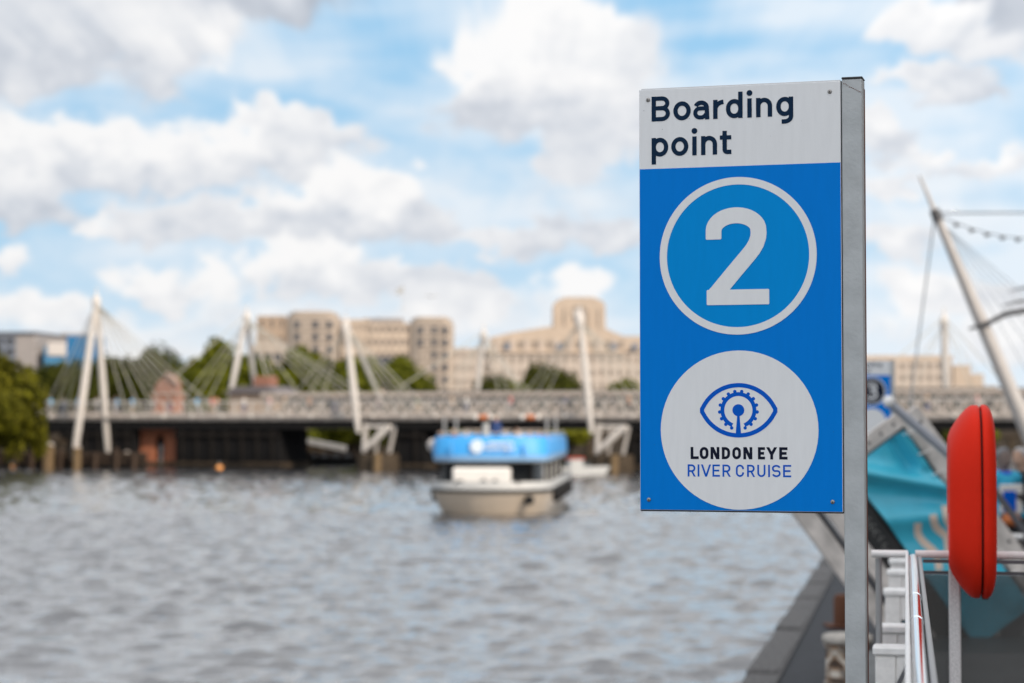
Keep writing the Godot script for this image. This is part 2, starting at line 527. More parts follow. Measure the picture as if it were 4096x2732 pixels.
# the same standing up: an outline in x and z (given as x, z), between two heights
func slab(s: SurfaceTool, outline: PackedVector2Array, y0: float, y1: float, group := -1) -> SurfaceTool:
	var t := Geometry2D.triangulate_polygon(outline)
	for i in range(0, t.size(), 3):
		for y in [y0, y1]:
			tri(s, Vector3(outline[t[i]].x, y, outline[t[i]].y), Vector3(outline[t[i + 1]].x, y, outline[t[i + 1]].y), Vector3(outline[t[i + 2]].x, y, outline[t[i + 2]].y), Vector3(0, 1 if y == y1 else -1, 0))
	var turn := 1.0 if not Geometry2D.is_polygon_clockwise(outline) else -1.0
	for i in outline.size():
		var a := outline[i]
		var b := outline[(i + 1) % outline.size()]
		var d := (b - a) * turn
		quad(s, Vector3(a.x, y0, a.y), Vector3(b.x, y0, b.y), Vector3(b.x, y1, b.y), Vector3(a.x, y1, a.y), Vector3(d.y, 0, -d.x), group)
	return s

func rounded(x0: float, x1: float, z0: float, z1: float, r: float, n := 6) -> PackedVector2Array:
	var o := PackedVector2Array()
	for q in [[x1 - r, z1 - r, 0], [x0 + r, z1 - r, 90], [x0 + r, z0 + r, 180], [x1 - r, z0 + r, 270]]:
		for i in n + 1:
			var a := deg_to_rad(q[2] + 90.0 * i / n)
			o.append(Vector2(q[0] + cos(a) * r, q[1] + sin(a) * r))
	return o


# ------------------------------------------------------------------ river, decks, land
func make_setting() -> void:
	# one sheet of water, finely meshed where the picture shows it, with real waves
	var xs := axis([-1600, -600, -200, -90], -75.0, -38.0, 0.6, []) + axis([], -37.6, 26.0, 0.22, []) + axis([], 26.5, 48.0, 0.6, [60, 120, 300, 700, 1600])
	var zs := axis([-2200, -1200, -600, -350, -260], -236.0, -110.0, 0.5, []) + axis([], -109.6, -34.0, 0.165, [-30, -20, -8, 10, 60, 200, 700])
	var n := FastNoiseLite.new()
	n.seed = 5
	n.frequency = 1.0
	n.fractal_octaves = 2
	var n3 := FastNoiseLite.new()
	n3.seed = 8
	n3.frequency = 1.0
	n3.fractal_octaves = 3
	var w := xs.size()
	var h := zs.size()
	var v := PackedVector3Array()
	v.resize(w * h)
	for j in h:
		for i in w:
			var x := xs[i]
			var z := zs[j]
			var y := 0.08 * n.get_noise_2d(x * 0.06, z * 0.12) + 0.075 * n3.get_noise_2d(x * 0.34 + z * 0.04, z * 0.62) + 0.20 * maxf(0.0, n.get_noise_2d(x * 0.22 + 31.0, z * 0.58) - 0.22) + 0.22 * maxf(0.0, n.get_noise_2d(x * 0.52 + 7.0, z * 1.25) - 0.18) + 0.03 * n.get_noise_2d(x * 1.2, z * 2.3)
			var far := clampf((-z - 60.0) / 170.0, 0.0, 1.0)
			if x < -76.0 or x > 46.0 or z < -237.0 or z > -33.0:
				y = 0.0
			v[j * w + i] = Vector3(x, y * (1.0 - 0.5 * far), z)
	var nm := PackedVector3Array()
	nm.resize(w * h)
	var ix := PackedInt32Array()
	for j in h:
		for i in w:
			var a := v[j * w + maxi(i - 1, 0)]
			var b := v[j * w + mini(i + 1, w - 1)]
			var c := v[maxi(j - 1, 0) * w + i]
			var d := v[mini(j + 1, h - 1) * w + i]
			nm[j * w + i] = (d - c).cross(b - a).normalized()
			if i + 1 < w and j + 1 < h:
				var k := j * w + i
				ix.append_array([k, k + 1, k + w, k + 1, k + w + 1, k + w])
	var arrays := []
	arrays.resize(Mesh.ARRAY_MAX)
	arrays[Mesh.ARRAY_VERTEX] = v
	arrays[Mesh.ARRAY_NORMAL] = nm
	arrays[Mesh.ARRAY_INDEX] = ix
	var am := ArrayMesh.new()
	am.add_surface_from_arrays(Mesh.PRIMITIVE_TRIANGLES, arrays)
	tag(put("river_water", am, "river_water"), "choppy brown river reflecting the pale sky", "", "", "structure")

	# land beyond the far quay
	var s := st()
	slab(s, PackedVector2Array([Vector2(-420, -2), Vector2(-56.6, -226), Vector2(80, -313), Vector2(330, -472), Vector2(900, -1500), Vector2(-1500, -1500)]), -1.0, 2.4)
	tag(put("far_bank_ground", s, "land"), "flat ground behind the far quay wall", "", "", "structure")

	# the pier: an upper deck, and a lower pontoon strip along the river
	var o := thing("pier_deck", "upper deck of the pier under the railings", "", Vector3.ZERO, -11.1)
	o.set_meta("kind", "structure")
	put("deck_plate", span(st(), -0.34, 9.0, 3.23, 3.35, -15.0, 5.0), "pier_floor", o)
	put("deck_side", span(st(), -0.30, 8.9, 0.3, 3.227, -14.97, 4.9), "deck_side", o)
	put("lower_plate", span(st(), -0.298, 9.0, 2.74, 2.9, -78.0, -15.003), "pier_floor", o)
	put("lower_side", span(st(), -0.29, 8.9, 0.3, 2.737, -77.9, -14.98), "deck_side", o)
	o = thing("pontoon_deck", "dark lower pontoon strip along the river edge of the pier", "", Vector3.ZERO, -11.1)
	o.set_meta("kind", "structure")
	put("pontoon_plate", span(st(), -1.27, -0.303, 2.4, 2.6, -38.2, 4.0), "deck_dark", o)
	put("pontoon_hull", span(st(), -1.26, -0.303, -1.0, 2.397, -38.1, 3.9), "deck_side", o)


func axis(before: Array, from: float, to: float, step: float, after: Array) -> PackedFloat32Array:
	var o := PackedFloat32Array()
	for a in before:
		o.append(a)
	var x := from
	while x <= to:
		o.append(x)
		x += step
	for a in after:
		o.append(a)
	return o


# ------------------------------------------------------------------ bridges
const BRIDGE := Vector3(-50.7, 0, -220)
const BRIDGE_TURN := -19.3

func at_bridge(s: float, y: float, t: float) -> Vector3:
	return BRIDGE + Basis(Vector3.UP, deg_to_rad(BRIDGE_TURN)) * Vector3(s, y, t)

func make_bridges() -> void:
	# the footbridge in front
	var o := thing("footbridge", "long pale footbridge deck with steel railings, in front of the lattice railway bridge", "bridge", BRIDGE, BRIDGE_TURN)
	put("deck", span(st(), -1.0, 118, 5.02, 5.82, -4.6, 0.0, 0.05), "deck_stone", o)
	put("edge_beam", span(st(), -1.0, 118, 5.3, 5.62, 0.003, 0.18, 0.04), "deck_stone", o)
	put("soffit_beam", span(st(), -1.0, 118, 4.7, 5.017, -3.6, -1.0), "iron_shade_black", o)
	for t in [-0.08, -4.5]:
		put("handrail", tube(st(), [Vector3(-1, 7.0, t), Vector3(118, 7.0, t)], [0.06], 8), "railing_steel", o)
	for i in 60:
		put("railing_post", span(st(), -0.9 + i * 2.0, -0.8 + i * 2.0, 5.823, 7.0, -0.11, -0.05), "railing_steel", o)
	var s := st()
	for i in 480:
		span(s, -0.7 + i * 0.25, -0.665 + i * 0.25, 5.823, 6.95, -0.095, -0.065)
	tag(put("balusters", s, "railing_steel", o), "", "", "", "stuff")
	for i in 34:
		put("deck_anchor", ball(st(), Vector3(1.5 + i * 3.4, 5.45, 0.28), 0.22, 1.0, 8), "bridge_white", o)

	# the railway bridge behind it
	o = thing("railway_bridge", "brown lattice truss railway bridge behind the pale footbridge", "bridge", BRIDGE, BRIDGE_TURN)
	put("plate_girder", span(st(), -7.0, 122, 4.1, 5.2, -18.0, -8.6), "iron_shade_black", o)
	put("bottom_chord", span(st(), 14.0, 122, 5.2, 5.75, -9.4, -8.5, 0.04), "truss_paint", o)
	put("top_chord", span(st(), 22.0, 122, 7.55, 8.0, -9.4, -8.5, 0.04), "truss_paint", o)
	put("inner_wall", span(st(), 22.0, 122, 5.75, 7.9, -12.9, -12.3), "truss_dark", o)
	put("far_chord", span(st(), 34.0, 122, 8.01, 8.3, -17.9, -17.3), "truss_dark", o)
	for i in 66:
		var x := 22.4 + i * 1.5
		put("lattice_brace", bar(st(), Vector3(x, 5.75, -8.75), Vector3(x + 1.5, 7.55, -8.75), 0.24, 0.12), "truss_paint", o)
		put("lattice_brace", bar(st(), Vector3(x + 1.5, 5.75, -9.0), Vector3(x, 7.55, -9.0), 0.24, 0.12), "truss_paint", o)
		if i % 2 == 0:
			put("truss_post", span(st(), x - 0.16, x + 0.16, 5.75, 7.55, -9.35, -9.12), "truss_paint", o)

	# piers in the water, their near-black colour painting in the shade below the deck
	var q := [["broad shade-painted bridge pier right of the brick pier", 11.5, 24.2], ["narrow shade-painted bridge pier left of the cruise boat", 36.6, 41.0], ["shade-painted bridge pier behind the left edge of the blue sign", 62.6, 68.4], ["shade-painted bridge pier hidden in part behind the grey sign post", 88.0, 93.6], ["shade-painted abutment under the left end of the footbridge", -6.0, 6.5]]
	for a in q:
		var pr := thing("bridge_pier", a[0], "bridge pier", BRIDGE, BRIDGE_TURN, "dark piers under the bridge")
		put("shaft", span(st(), a[1], a[2], -1.0, 4.095, -16.0, -8.9, 0.15), "iron_shade_black", pr)
		var ribs := int((a[2] - a[1]) / 1.6)
		for i in ribs:
			var x: float = a[1] + (i + 0.5) * (a[2] - a[1]) / ribs
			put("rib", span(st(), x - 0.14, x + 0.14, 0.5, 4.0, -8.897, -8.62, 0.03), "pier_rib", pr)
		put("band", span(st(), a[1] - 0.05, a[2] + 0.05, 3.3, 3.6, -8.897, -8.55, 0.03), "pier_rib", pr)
		put("footing", span(st(), a[1] - 0.3, a[2] + 0.3, -1.0, 0.5, -16.4, -8.5, 0.15), "stone_wet", pr)

	# the brick pier and its turret
	o = thing("brick_bridge_pier", "orange brick bridge pier with a gabled turret above the footbridge", "bridge pier", BRIDGE, BRIDGE_TURN)
	put("plinth", span(st(), 6.3, 11.9, -1.0, 0.5, -15.5, -9.7, 0.1), "stone_wet", o)
	put("lower_wall", prism(st(), PackedVector2Array([Vector2(6.6, 0.5), Vector2(8.4, 0.5), Vector2(8.4, 2.9), Vector2(8.7, 3.5), Vector2(9.3, 3.5), Vector2(9.6, 2.9), Vector2(9.6, 0.5), Vector2(11.4, 0.5), Vector2(11.4, 4.7), Vector2(6.6, 4.7)]), -12.0, -10.0), "brick_orange", o)
	put("niche", span(st(), 8.3, 9.7, 0.5, 3.6, -11.9, -10.6), "iron_shade_black", o)
	put("niche_post", span(st(), 8.85, 9.15, 0.5, 2.4, -10.55, -10.3), "steel_grey", o)
	put("corner_stones", span(st(), 11.1, 11.75, 0.5, 4.7, -10.3, -9.8, 0.05), "brick_edge", o)
	put("middle_wall", span(st(), 7.5, 10.6, 4.703, 7.8, -12.6, -10.9, 0.05), "brick_orange", o)
	put("string_course", span(st(), 7.3, 10.8, 7.803, 8.1, -12.8, -10.7, 0.05), "brick_edge", o)
	put("gable", prism(st(), PackedVector2Array([Vector2(7.7, 8.1), Vector2(10.4, 8.1), Vector2(10.4, 9.0), Vector2(9.9, 9.8), Vector2(9.1, 10.2), Vector2(8.3, 9.6), Vector2(7.7, 8.9)]), -12.4, -11.3), "brick_dull", o)
	put("coping", bar(st(), Vector3(9.1, 10.35, -11.2), Vector3(10.6, 9.1, -11.2), 0.3, 0.4), "brick_edge", o)

	o = thing("bridge_house", "low dark roofed house with a red brick stump on the railway bridge", "building", BRIDGE, BRIDGE_TURN)
	put("wall", span(st(), 17.0, 22.6, 5.2, 8.0, -16.0, -11.0, 0.05), "stone_brown", o)
	put("roof", prism(st(), PackedVector2Array([Vector2(16.4, 8.0), Vector2(23.2, 8.0), Vector2(21.6, 8.8), Vector2(18.0, 8.8)]), -16.5, -10.5), "roof_slate", o)
	put("chimney", span(st(), 19.2, 21.2, 8.803, 9.9, -14.5, -12.5, 0.05), "brick_dull", o)

	# white pylons, with the rods that hold the decks
	pylon("tall white double-legged pylon standing at the left end of the footbridge", Vector3(7.76, 18.0, 1.5), [[Vector3(6.1, 1.0, 3.0), 0.62], [Vector3(7.95, 1.4, -0.8), 0.55]], [0.4, 1.7, 3.0, 4.6, 10.6, 12.4, 14.2, 15.6, 17.0, 18.4, 19.8, 21.6], 0.0, true)
	pylon("white pylon with two legs before the leftmost pale office tower", Vector3(13.58, 17.3, -22.0), [[Vector3(12.6, 8.3, -20.0), 0.55], [Vector3(13.6, 9.0, -24.0), 0.5]], [5.0, 7.0, 9.0, 20.0, 23.0, 26.0, 28.0, 30.0, 31.5, 33.0], -19.8, false)
	pylon("white pylon with a splayed leg right of the leftmost pale office tower", Vector3(36.5, 14.9, 1.5), [[Vector3(37.9, 3.8, 1.5), 0.56], [Vector3(39.6, 6.6, -0.8), 0.32]], [28.5, 30.5, 32.5, 40.5, 41.7, 42.9, 44.1, 45.3], 0.0, true)
	pylon("short single white pylon in front of the long stone block's low left end", Vector3(42.7, 14.8, -22.0), [[Vector3(41.9, 7.8, -22.0), 0.5]], [36.0, 37.5, 39.0, 46.0, 47.6, 49.2, 50.8], -19.8, false)
	pylon("white pylon in front of the square stone clock tower, left of the blue sign", Vector3(61.2, 15.2, 1.5), [[Vector3(62.4, 3.8, 1.5), 0.52], [Vector3(61.7, 6.6, -0.8), 0.3]], [53.5, 55.0, 56.5, 65.5, 67.0, 68.5, 70.0, 71.5], 0.0, true)
	pylon("faint white pylon right of the grey sign post, before pale rooftops", Vector3(93.0, 15.6, -22.0), [[Vector3(93.1, 7.8, -22.0), 0.62]], [87.0, 89.0, 97.0, 99.0], -19.8, false)

	strut_frame("white steel strut frame on a stone base under the footbridge, left of the cruise boat", 37.8)
	strut_frame("white steel strut frame on a stone base under the footbridge, right of the cruise boat", 62.35)

	for a in [[50.8, "amber navigation lamp with white lamps, left of a matching one on the footbridge edge"], [55.75, "amber navigation lamp with white lamps, right of a matching one on the footbridge edge"]]:
		var l := thing("navigation_light", a[1], "lamp", at_bridge(a[0], 5.35, 0.35), BRIDGE_TURN, "amber navigation lamps on the footbridge")
		put("amber_lamp", tube(st(), [Vector3(-0.42, 0, 0), Vector3(-0.38, 0, 0), Vector3(0.38, 0, 0), Vector3(0.42, 0, 0)], [0.18, 0.23, 0.23, 0.18], 10), "amber", l)
		put("white_lamp", ball(st(), Vector3(-0.8, 0, 0), 0.27, 1.0, 10), "boat_white", l)
		put("white_lamp", ball(st(), Vector3(0.82, 0, 0), 0.24, 1.0, 10), "boat_white", l)
		put("bracket", span(st(), -1.0, 1.0, -0.06, 0.06, -0.17, -0.02), "steel_grey", l)


func pylon(label: String, top: Vector3, legs: Array, reach: Array, t: float, near: bool) -> void:
	var o := thing("bridge_pylon", label, "pylon", BRIDGE, BRIDGE_TURN, "white pylons along the footbridge")
	for l in legs:
		var a: Vector3 = l[0]
		var r: float = l[1]
		put("leg", tube(st(), [a, a.lerp(top, 0.06), a.lerp(top, 0.4), a.lerp(top, 0.75), top], [r * 0.38, r * 0.52, r * 0.67, r * 0.58, r * 0.4], 12), "bridge_white", o)
	put("head", tube(st(), [top + Vector3(0, -1.2, 0), top + Vector3(0, -0.7, 0), top, top + Vector3(0, 0.25, 0), top + Vector3(0.0, 1.1, 0)], [0.34, 0.46, 0.4, 0.14, 0.04], 12), "bridge_white", o)
	for x in reach:
		put("rod", tube(st(), [top + Vector3(0, -0.6, 0), Vector3(x, 5.8, t)], [0.048], 6, false), "rod_white", o)
	if not near:
		put("foot", ball(st(), legs[0][0] + Vector3(0, -0.3, 0), 0.4, 1.4, 8), "bridge_white", o)
		for x in [-7.0, 7.0]:
			put("back_stay", tube(st(), [top, Vector3(top.x + x, 8.4, top.z + 8.0)], [0.06], 6, false), "rod_white", o)


func strut_frame(label: String, x: float) -> void:
	var o := thing("bridge_strut_frame", label, "bridge support", at_bridge(x, 0, 0), BRIDGE_TURN, "strut frames under the footbridge")
	put("base", tube(st(), [Vector3(1.7, -1.0, 0.2), Vector3(1.7, 1.5, 0.2), Vector3(1.7, 1.75, 0.2)], [2.15, 2.15, 1.9], 16), "stone_wet", o)
	put("fender_pile", tube(st(), [Vector3(2.6, -1.0, 2.6), Vector3(2.6, 1.75, 2.6)], [0.4], 10), "timber_ochre", o)
	put("upright", bar(st(), Vector3(0.3, 1.7, 0.5), Vector3(0.45, 4.7, 0.5), 0.42, 0.4, 0.04), "bridge_white", o)
	put("top_beam", bar(st(), Vector3(0.3, 4.45, 0.5), Vector3(3.3, 4.45, 0.5), 0.3, 0.35, 0.04), "bridge_white", o)
	put("diagonal_strut", tube(st(), [Vector3(0.35, 1.95, 0.9), Vector3(1.7, 3.1, 0.9), Vector3(3.25, 4.45, 0.9)], [0.24, 0.36, 0.28], 10), "bridge_white", o)
	put("far_strut", bar(st(), Vector3(2.6, 1.7, -0.6), Vector3(3.2, 4.5, -0.6), 0.26, 0.3), "railing_steel", o)
	put("hanger", bar(st(), Vector3(1.1, 1.7, -0.6), Vector3(1.5, 4.5, -0.6), 0.2, 0.3), "railing_steel", o)


# ------------------------------------------------------------------ the far bank
func make_far_bank() -> void:
	var along := rad_to_deg(atan2(87.0, 136.6))
	var o := thing("embankment_wall", "dark stone quay wall along the far bank under the trees", "wall", Vector3(-56.6, 0, -225.8), along)
	put("wall", span(st(), -60, 420, -1.0, 2.5, 0.0, 0.9, 0.1), "quay_stone", o)
	put("coping", span(st(), -60, 420, 2.503, 2.85, -0.1, 1.1, 0.08), "stone_wet", o)
	put("parapet", span(st(), -60, 420, 2.853, 3.6, 0.1, 0.6, 0.05), "quay_stone", o)
	for i in 40:
		put("buttress", span(st(), -20 + i * 7.0, -19 + i * 7.0, -1.0, 2.4, 0.903, 1.3, 0.05), "stone_wet", o)

	# timber fendering at the left
	o = thing("timber_fender", "row of brown timber piles with rails at the left waterline", "jetty", Vector3(-54.4, 0, -217.0), -14.0)
	var k := 0
	for a in [[0.0, 1.3, 0.35], [2.0, 2.3, 0.26], [3.9, 1.9, 0.3], [7.2, 2.1, 0.26], [9.1, 2.0, 0.3], [11.2, 1.7, 0.28], [13.6, 2.2, 0.26], [15.6, 1.6, 0.3]]:
		put("pile", tube(st(), [Vector3(a[0], -1, 0), Vector3(a[0], a[1], 0)], [a[2]], 8), "timber_brown", o)
		k += 1
	for y in [0.6, 1.25]:
		put("rail", span(st(), -6.0, 16.5, y, y + 0.32, -0.75, -0.37, 0.03), "timber_brown", o)
	put("backing", span(st(), -6.0, 16.5, -1.0, 1.7, -1.2, -0.9), "quay_stone", o)
	for a in [["ochre capped mooring pile at the far left, right of the big tree", -48.7, -215.5, 2.75, 0.62], ["slim ochre mooring pile below the tall left pylon", -45.4, -214.0, 2.5, 0.45], ["mooring pile in front of the orange brick pier", -40.6, -216.5, 1.8, 0.42]]:
		var d := thing("mooring_pile", a[0], "mooring pile", Vector3(a[1], 0, a[2]), 0.0, "mooring piles along the far side")
		put("post", tube(st(), [Vector3(0, -1, 0), Vector3(0, a[3] - 0.3, 0)], [a[4]], 10), "timber_ochre", d)
		put("cap", tube(st(), [Vector3(0, a[3] - 0.3, 0), Vector3(0, a[3], 0)], [a[4] * 1.15, a[4] * 0.5], 10), "deck_stone", d)
	# a covered gangway and its moored barge, seen through the bridge
	o = thing("covered_gangway", "grey sloping gangway roof seen under the bridge left of the strut frame", "gangway", Vector3(-22.6, 0, -235.0), 0.0)
	put("roof", bar(st(), Vector3(-3.6, 3.2, 0), Vector3(3.6, 1.8, 0), 0.6, 1.6, 0.05), "steel_grey", o)
	put("side", bar(st(), Vector3(-3.4, 2.5, 0), Vector3(3.6, 1.1, 0), 0.7, 1.2), "stone_wet", o)
	for x in [-3.2, 3.4]:
		put("post", span(st(), x - 0.12, x + 0.12, -0.5, 2.0, -0.3, 0.3), "steel_grey", o)
	o = thing("moored_barge", "low brown barge moored under the sloping gangway", "boat", Vector3(-21.0, 0, -231.0), 0.0)
	put("hull", prism(st(), PackedVector2Array([Vector2(-4.0, -0.5), Vector2(4.0, -0.5), Vector2(4.4, 0.8), Vector2(-4.4, 0.8)]), -1.5, 1.5), "boat_black", o)
	put("cabin", span(st(), -3.4, 3.6, 0.803, 1.45, -1.0, 1.0, 0.05), "timber_brown", o)
	for i in 5:
		put("window", span(st(), -3.0 + i * 1.3, -2.2 + i * 1.3, 0.95, 1.3, 1.003, 1.03), "pane_dark", o)
	for a in [["orange mooring buoy at the far left waterline", -52.2, -214.0], ["orange mooring buoy at the waterline right of the brick pier", -30.3, -212.5]]:
		var b := thing("mooring_buoy", a[0], "buoy", Vector3(a[1], 0, a[2]), 0.0, "orange mooring buoys")
		put("float", ball(st(), Vector3(0, 0.1, 0), 0.36, 0.85, 12), "buoy_orange", b)
		put("ring", tube(st(), [Vector3(0, 0.45, 0), Vector3(0, 0.7, 0)], [0.07], 8), "steel_grey", b)
	# a small launch behind the cruise boat on the right
	o = thing("workboat", "small pale workboat far behind the cruise boat's right side", "boat", Vector3(6.4, 0, -192.0), 18.0)
	put("hull", prism(st(), PackedVector2Array([Vector2(-2.2, -0.3), Vector2(2.0, -0.3), Vector2(2.7, 0.75), Vector2(-2.3, 0.6)]), -0.8, 0.8), "boat_grey", o)
	put("wheelhouse", span(st(), -1.2, 0.1, 0.6, 1.45, -0.6, 0.6, 0.08), "boat_grey", o)
	put("crew_shelter", span(st(), -1.3, 0.2, 1.453, 1.56, -0.7, 0.7, 0.03), "jacket_red", o)


# ------------------------------------------------------------------ buildings far behind
# a wall of real openings: bands and piers before a core, with a pane set back in each opening
func facade(o: Node3D, x0: float, x1: float, y0: float, y1: float, z: float, cols: int, rows: int, fw: float, fh: float, m: String, pm: String, deep := 0.6) -> void:
	var s := st()
	var cw := (x1 - x0) / cols
	var rh := (y1 - y0) / rows
	var ww := cw * fw
	var wh := rh * fh
	for r in rows:
		var yb := y0 + r * rh
		span(s, x0, x1, yb, yb + (rh - wh) * 0.5, z - deep, z)
		span(s, x0, x1, yb + (rh + wh) * 0.5, yb + rh, z - deep, z)
		for c in cols + 1:
			var a := x0 if c == 0 else x0 + c * cw - (cw - ww) * 0.5
			var b := x1 if c == cols else x0 + c * cw + (cw - ww) * 0.5
			span(s, a, b, yb + (rh - wh) * 0.5, yb + (rh + wh) * 0.5, z - deep, z)
	put("wall", s, m, o)
	var pane := BoxMesh.new()
	pane.size = Vector3(ww + 0.02, wh + 0.02, 0.1)
	for r in rows:
		for c in cols:
			var w := put("window", pane, pm, o)
			w.position = Vector3(x0 + (c + 0.5) * cw, y0 + (r + 0.5) * rh, z - deep + 0.06)

func make_buildings() -> void:
	# far left block
	var o := thing("office_block", "plain grey concrete block above the big tree at the far left", "building", Vector3(-128, 2.4, -550), -6.0)
	put("wall", span(st(), -30, 0, 0, 26.1, -30, 0, 0.2), "concrete_grey", o)
	facade(o, -30, -5.4, 8, 25.4, 0.65, 8, 6, 0.8, 0.6, "concrete_blue", "pane_dark")
	put("parapet", span(st(), -30.4, 0.4, 26.103, 26.6, -30.4, 0.8, 0.1), "concrete_blue", o)
	o = thing("low_roof_house", "low pale roof between the big left tree and the blue glass building", "building", Vector3(-72.5, 2.4, -330), 0.0)
	put("wall", span(st(), -3.4, 3.4, 0, 8.4, -10, 0, 0.1), "concrete_grey", o)
	put("roof", prism(st(), PackedVector2Array([Vector2(-3.8, 8.4), Vector2(3.8, 8.4), Vector2(3.0, 9.0), Vector2(-3.8, 10.6)]), -10.4, 0.5), "cream_clad", o)
	# blue glass block
	o = thing("blue_glass_block", "stepped blue glass office block behind the tall left pylon", "building", Vector3(-118, 2.4, -550), 8.0)
	put("wall", span(st(), -7.6, 8.0, 0, 17.0, -12, 0, 0.1), "glass_blue", o)
	put("left_wing", span(st(), -7.5, -2.4, 17.0, 22.6, -11, -0.3, 0.1), "glass_blue", o)
	put("cream_top", span(st(), -6.6, -1.6, 20.0, 23.6, -1.0, 0.4, 0.1), "cream_clad", o)
	put("tower", span(st(), -1.6, 7.9, 16.9, 25.4, -11.9, 0.3, 0.1), "glass_deep", o)
	put("tower_side", span(st(), 3.4, 5.0, 4.0, 25.6, 0.2, 0.8, 0.1), "glass_blue", o)
	put("plant_room", span(st(), -3.2, 5.0, 25.403, 26.2, -8, -0.6, 0.1), "concrete_grey", o)
	for i in 6:
		put("glazing_band", span(st(), -7.55, 8.0, 3.0 + i * 2.4, 3.35 + i * 2.4, 0.003, 0.12), "concrete_blue", o)

	# bow-fronted glazed block under the first tower
	o = thing("arched_glass_block", "dark glazed arch in a pale frame beside the second pylon", "building", Vector3(-57.3, 2.4, -480), 0.0)
	put("wall", span(st(), -5.4, 4.4, 0, 11.4, -8, 0, 0.1), "stone_brown", o)
	facade(o, -3.6, 3.6, 11.4, 18.6, 0.3, 3, 3, 0.8, 0.8, "stone_tower", "pane_dark")
	put("arch", prism(st(), PackedVector2Array([Vector2(-4.2, 18.6), Vector2(4.2, 18.6), Vector2(3.4, 20.2), Vector2(1.8, 21.4), Vector2(-1.8, 21.4), Vector2(-3.4, 20.2)]), -6.0, 0.4), "stone_tower", o)
	put("core", span(st(), -3.6, 3.6, 11.4, 18.6, -6.0, -0.3), "pane_dark", o)

	make_added_shade_hall()
	round_tower("leftmost pale office tower with rounded corners and dark windows, behind the second pylon", -68.6, -60.6, -46.8, 32.0, 4)
	round_tower("second pale office tower with rounded corners, left of the long stone block", -46.0, -27.6, -15.9, 30.5, 4)

	# the long stone block with the square tower
	o = thing("stone_clock_block", "long stepped stone block with a broad square tower, left of the blue sign", "building", Vector3(0, 2.4, -550), 0.0)
	put("core", span(st(), -16.0, 60.0, 0, 21.6, -30, -0.65), "pane_soft", o)
	facade(o, -16.0, -6.0, 0, 22.2, 0.0, 5, 6, 0.34, 0.55, "portland_pale", "pane_soft")
	facade(o, -6.0, 30.0, 0, 20.6, 0.8, 15, 6, 0.32, 0.55, "portland_pale", "pane_soft")
	facade(o, 30.0, 60.0, 0, 20.6, 0.0, 12, 6, 0.34, 0.55, "portland_pale", "pane_soft")
	put("cornice", span(st(), -6.4, 30.4, 20.603, 21.3, -2.0, 1.4, 0.1), "portland", o)
	put("upper_storey", prism(st(), PackedVector2Array([Vector2(-6.0, 21.3), Vector2(60.0, 21.3), Vector2(60.0, 25.2), Vector2(30.0, 25.4), Vector2(27.0, 26.6), Vector2(25.0, 27.6), Vector2(10.4, 28.0), Vector2(0.0, 26.4), Vector2(-6.0, 25.0)]), -22.0, -0.4), "portland", o)
	for i in 9:
		put("pilaster", span(st(), -4.4 + i * 3.9, -3.2 + i * 3.9, 21.3, 24.6, -0.4, 0.2, 0.06), "portland_pale", o)
		put("attic_window", span(st(), -2.6 + i * 3.9, -1.2 + i * 3.9, 22.0, 24.0, -0.397, -0.3), "pane_soft", o)
	for x in [-1.3, 12.9, 27.4, 33.0]:
		put("round_window", tube(st(), [Vector3(x, 22.5, 0.3), Vector3(x, 22.5, 0.75)], [0.95], 14), "concrete_blue", o)
	put("tower", prism(st(), PackedVector2Array([Vector2(11.0, 27.0), Vector2(25.2, 27.0), Vector2(25.1, 33.8), Vector2(24.3, 34.9), Vector2(21.8, 35.9), Vector2(14.4, 35.9), Vector2(11.9, 34.9), Vector2(11.1, 33.8)]), -14.0, -0.8), "portland", o)
	for x in [11.6, 14.6, 20.8, 23.8]:
		put("tower_pier", span(st(), x - 0.5, x + 0.5, 27.6, 33.0, -0.8, -0.3, 0.06), "portland", o)
	put("clock_hollow", span(st(), 16.4, 19.6, 29.0, 33.4, -0.797, -0.7), "pane_soft", o)
	put("clock_face", tube(st(), [Vector3(18.0, 31.3, -0.7), Vector3(18.0, 31.3, -0.45)], [1.5], 20), "cream_clad", o)

	# stepped stone rooftops right of the post
	o = thing("stepped_stone_block", "pale stone block stepping down to the right, behind the leaning mast", "building", Vector3(108, 2.4, -550), -4.0)
	facade(o, -14.0, 10.0, 0, 18.8, 0.0, 10, 6, 0.4, 0.5, "portland_pale", "pane_soft")
	put("core", span(st(), -14.0, 22.0, 0, 12.0, -20, -0.65), "portland", o)
	put("attic", span(st(), -13.6, 10.4, 18.803, 20.2, -18, -0.4, 0.1), "portland", o)
	put("step", span(st(), 10.4, 15.0, 12.0, 17.6, -18, -0.2, 0.1), "portland", o)
	put("lower_step", span(st(), 15.003, 18.4, 12.0, 15.2, -18, -0.1, 0.1), "portland", o)
	facade(o, 10.0, 22.0, 0, 12.0, 0.0, 5, 4, 0.4, 0.5, "portland_pale", "pane_soft")

	o = thing("low_orange_house", "tiny grey and orange house between the trees left of the second pylon", "building", Vector3(-70.3, 2.4, -440), 0.0)
	put("wall", span(st(), -4.4, 4.0, 0, 15.0, -8, 0, 0.1), "concrete_blue", o)
	put("gable", span(st(), 1.0, 4.05, 10.0, 15.6, -7, 0.3, 0.1), "brick_orange", o)

	# a flag over the second tower, and its pole
	o = thing("flagpole", "thin pole with a small drooping flag above the second pale tower", "flag", Vector3(-29.0, 34.0, -545), 0.0)
	put("pole", tube(st(), [Vector3.ZERO, Vector3(0, 7.0, 0)], [0.10, 0.06], 6), "railing_steel", o)
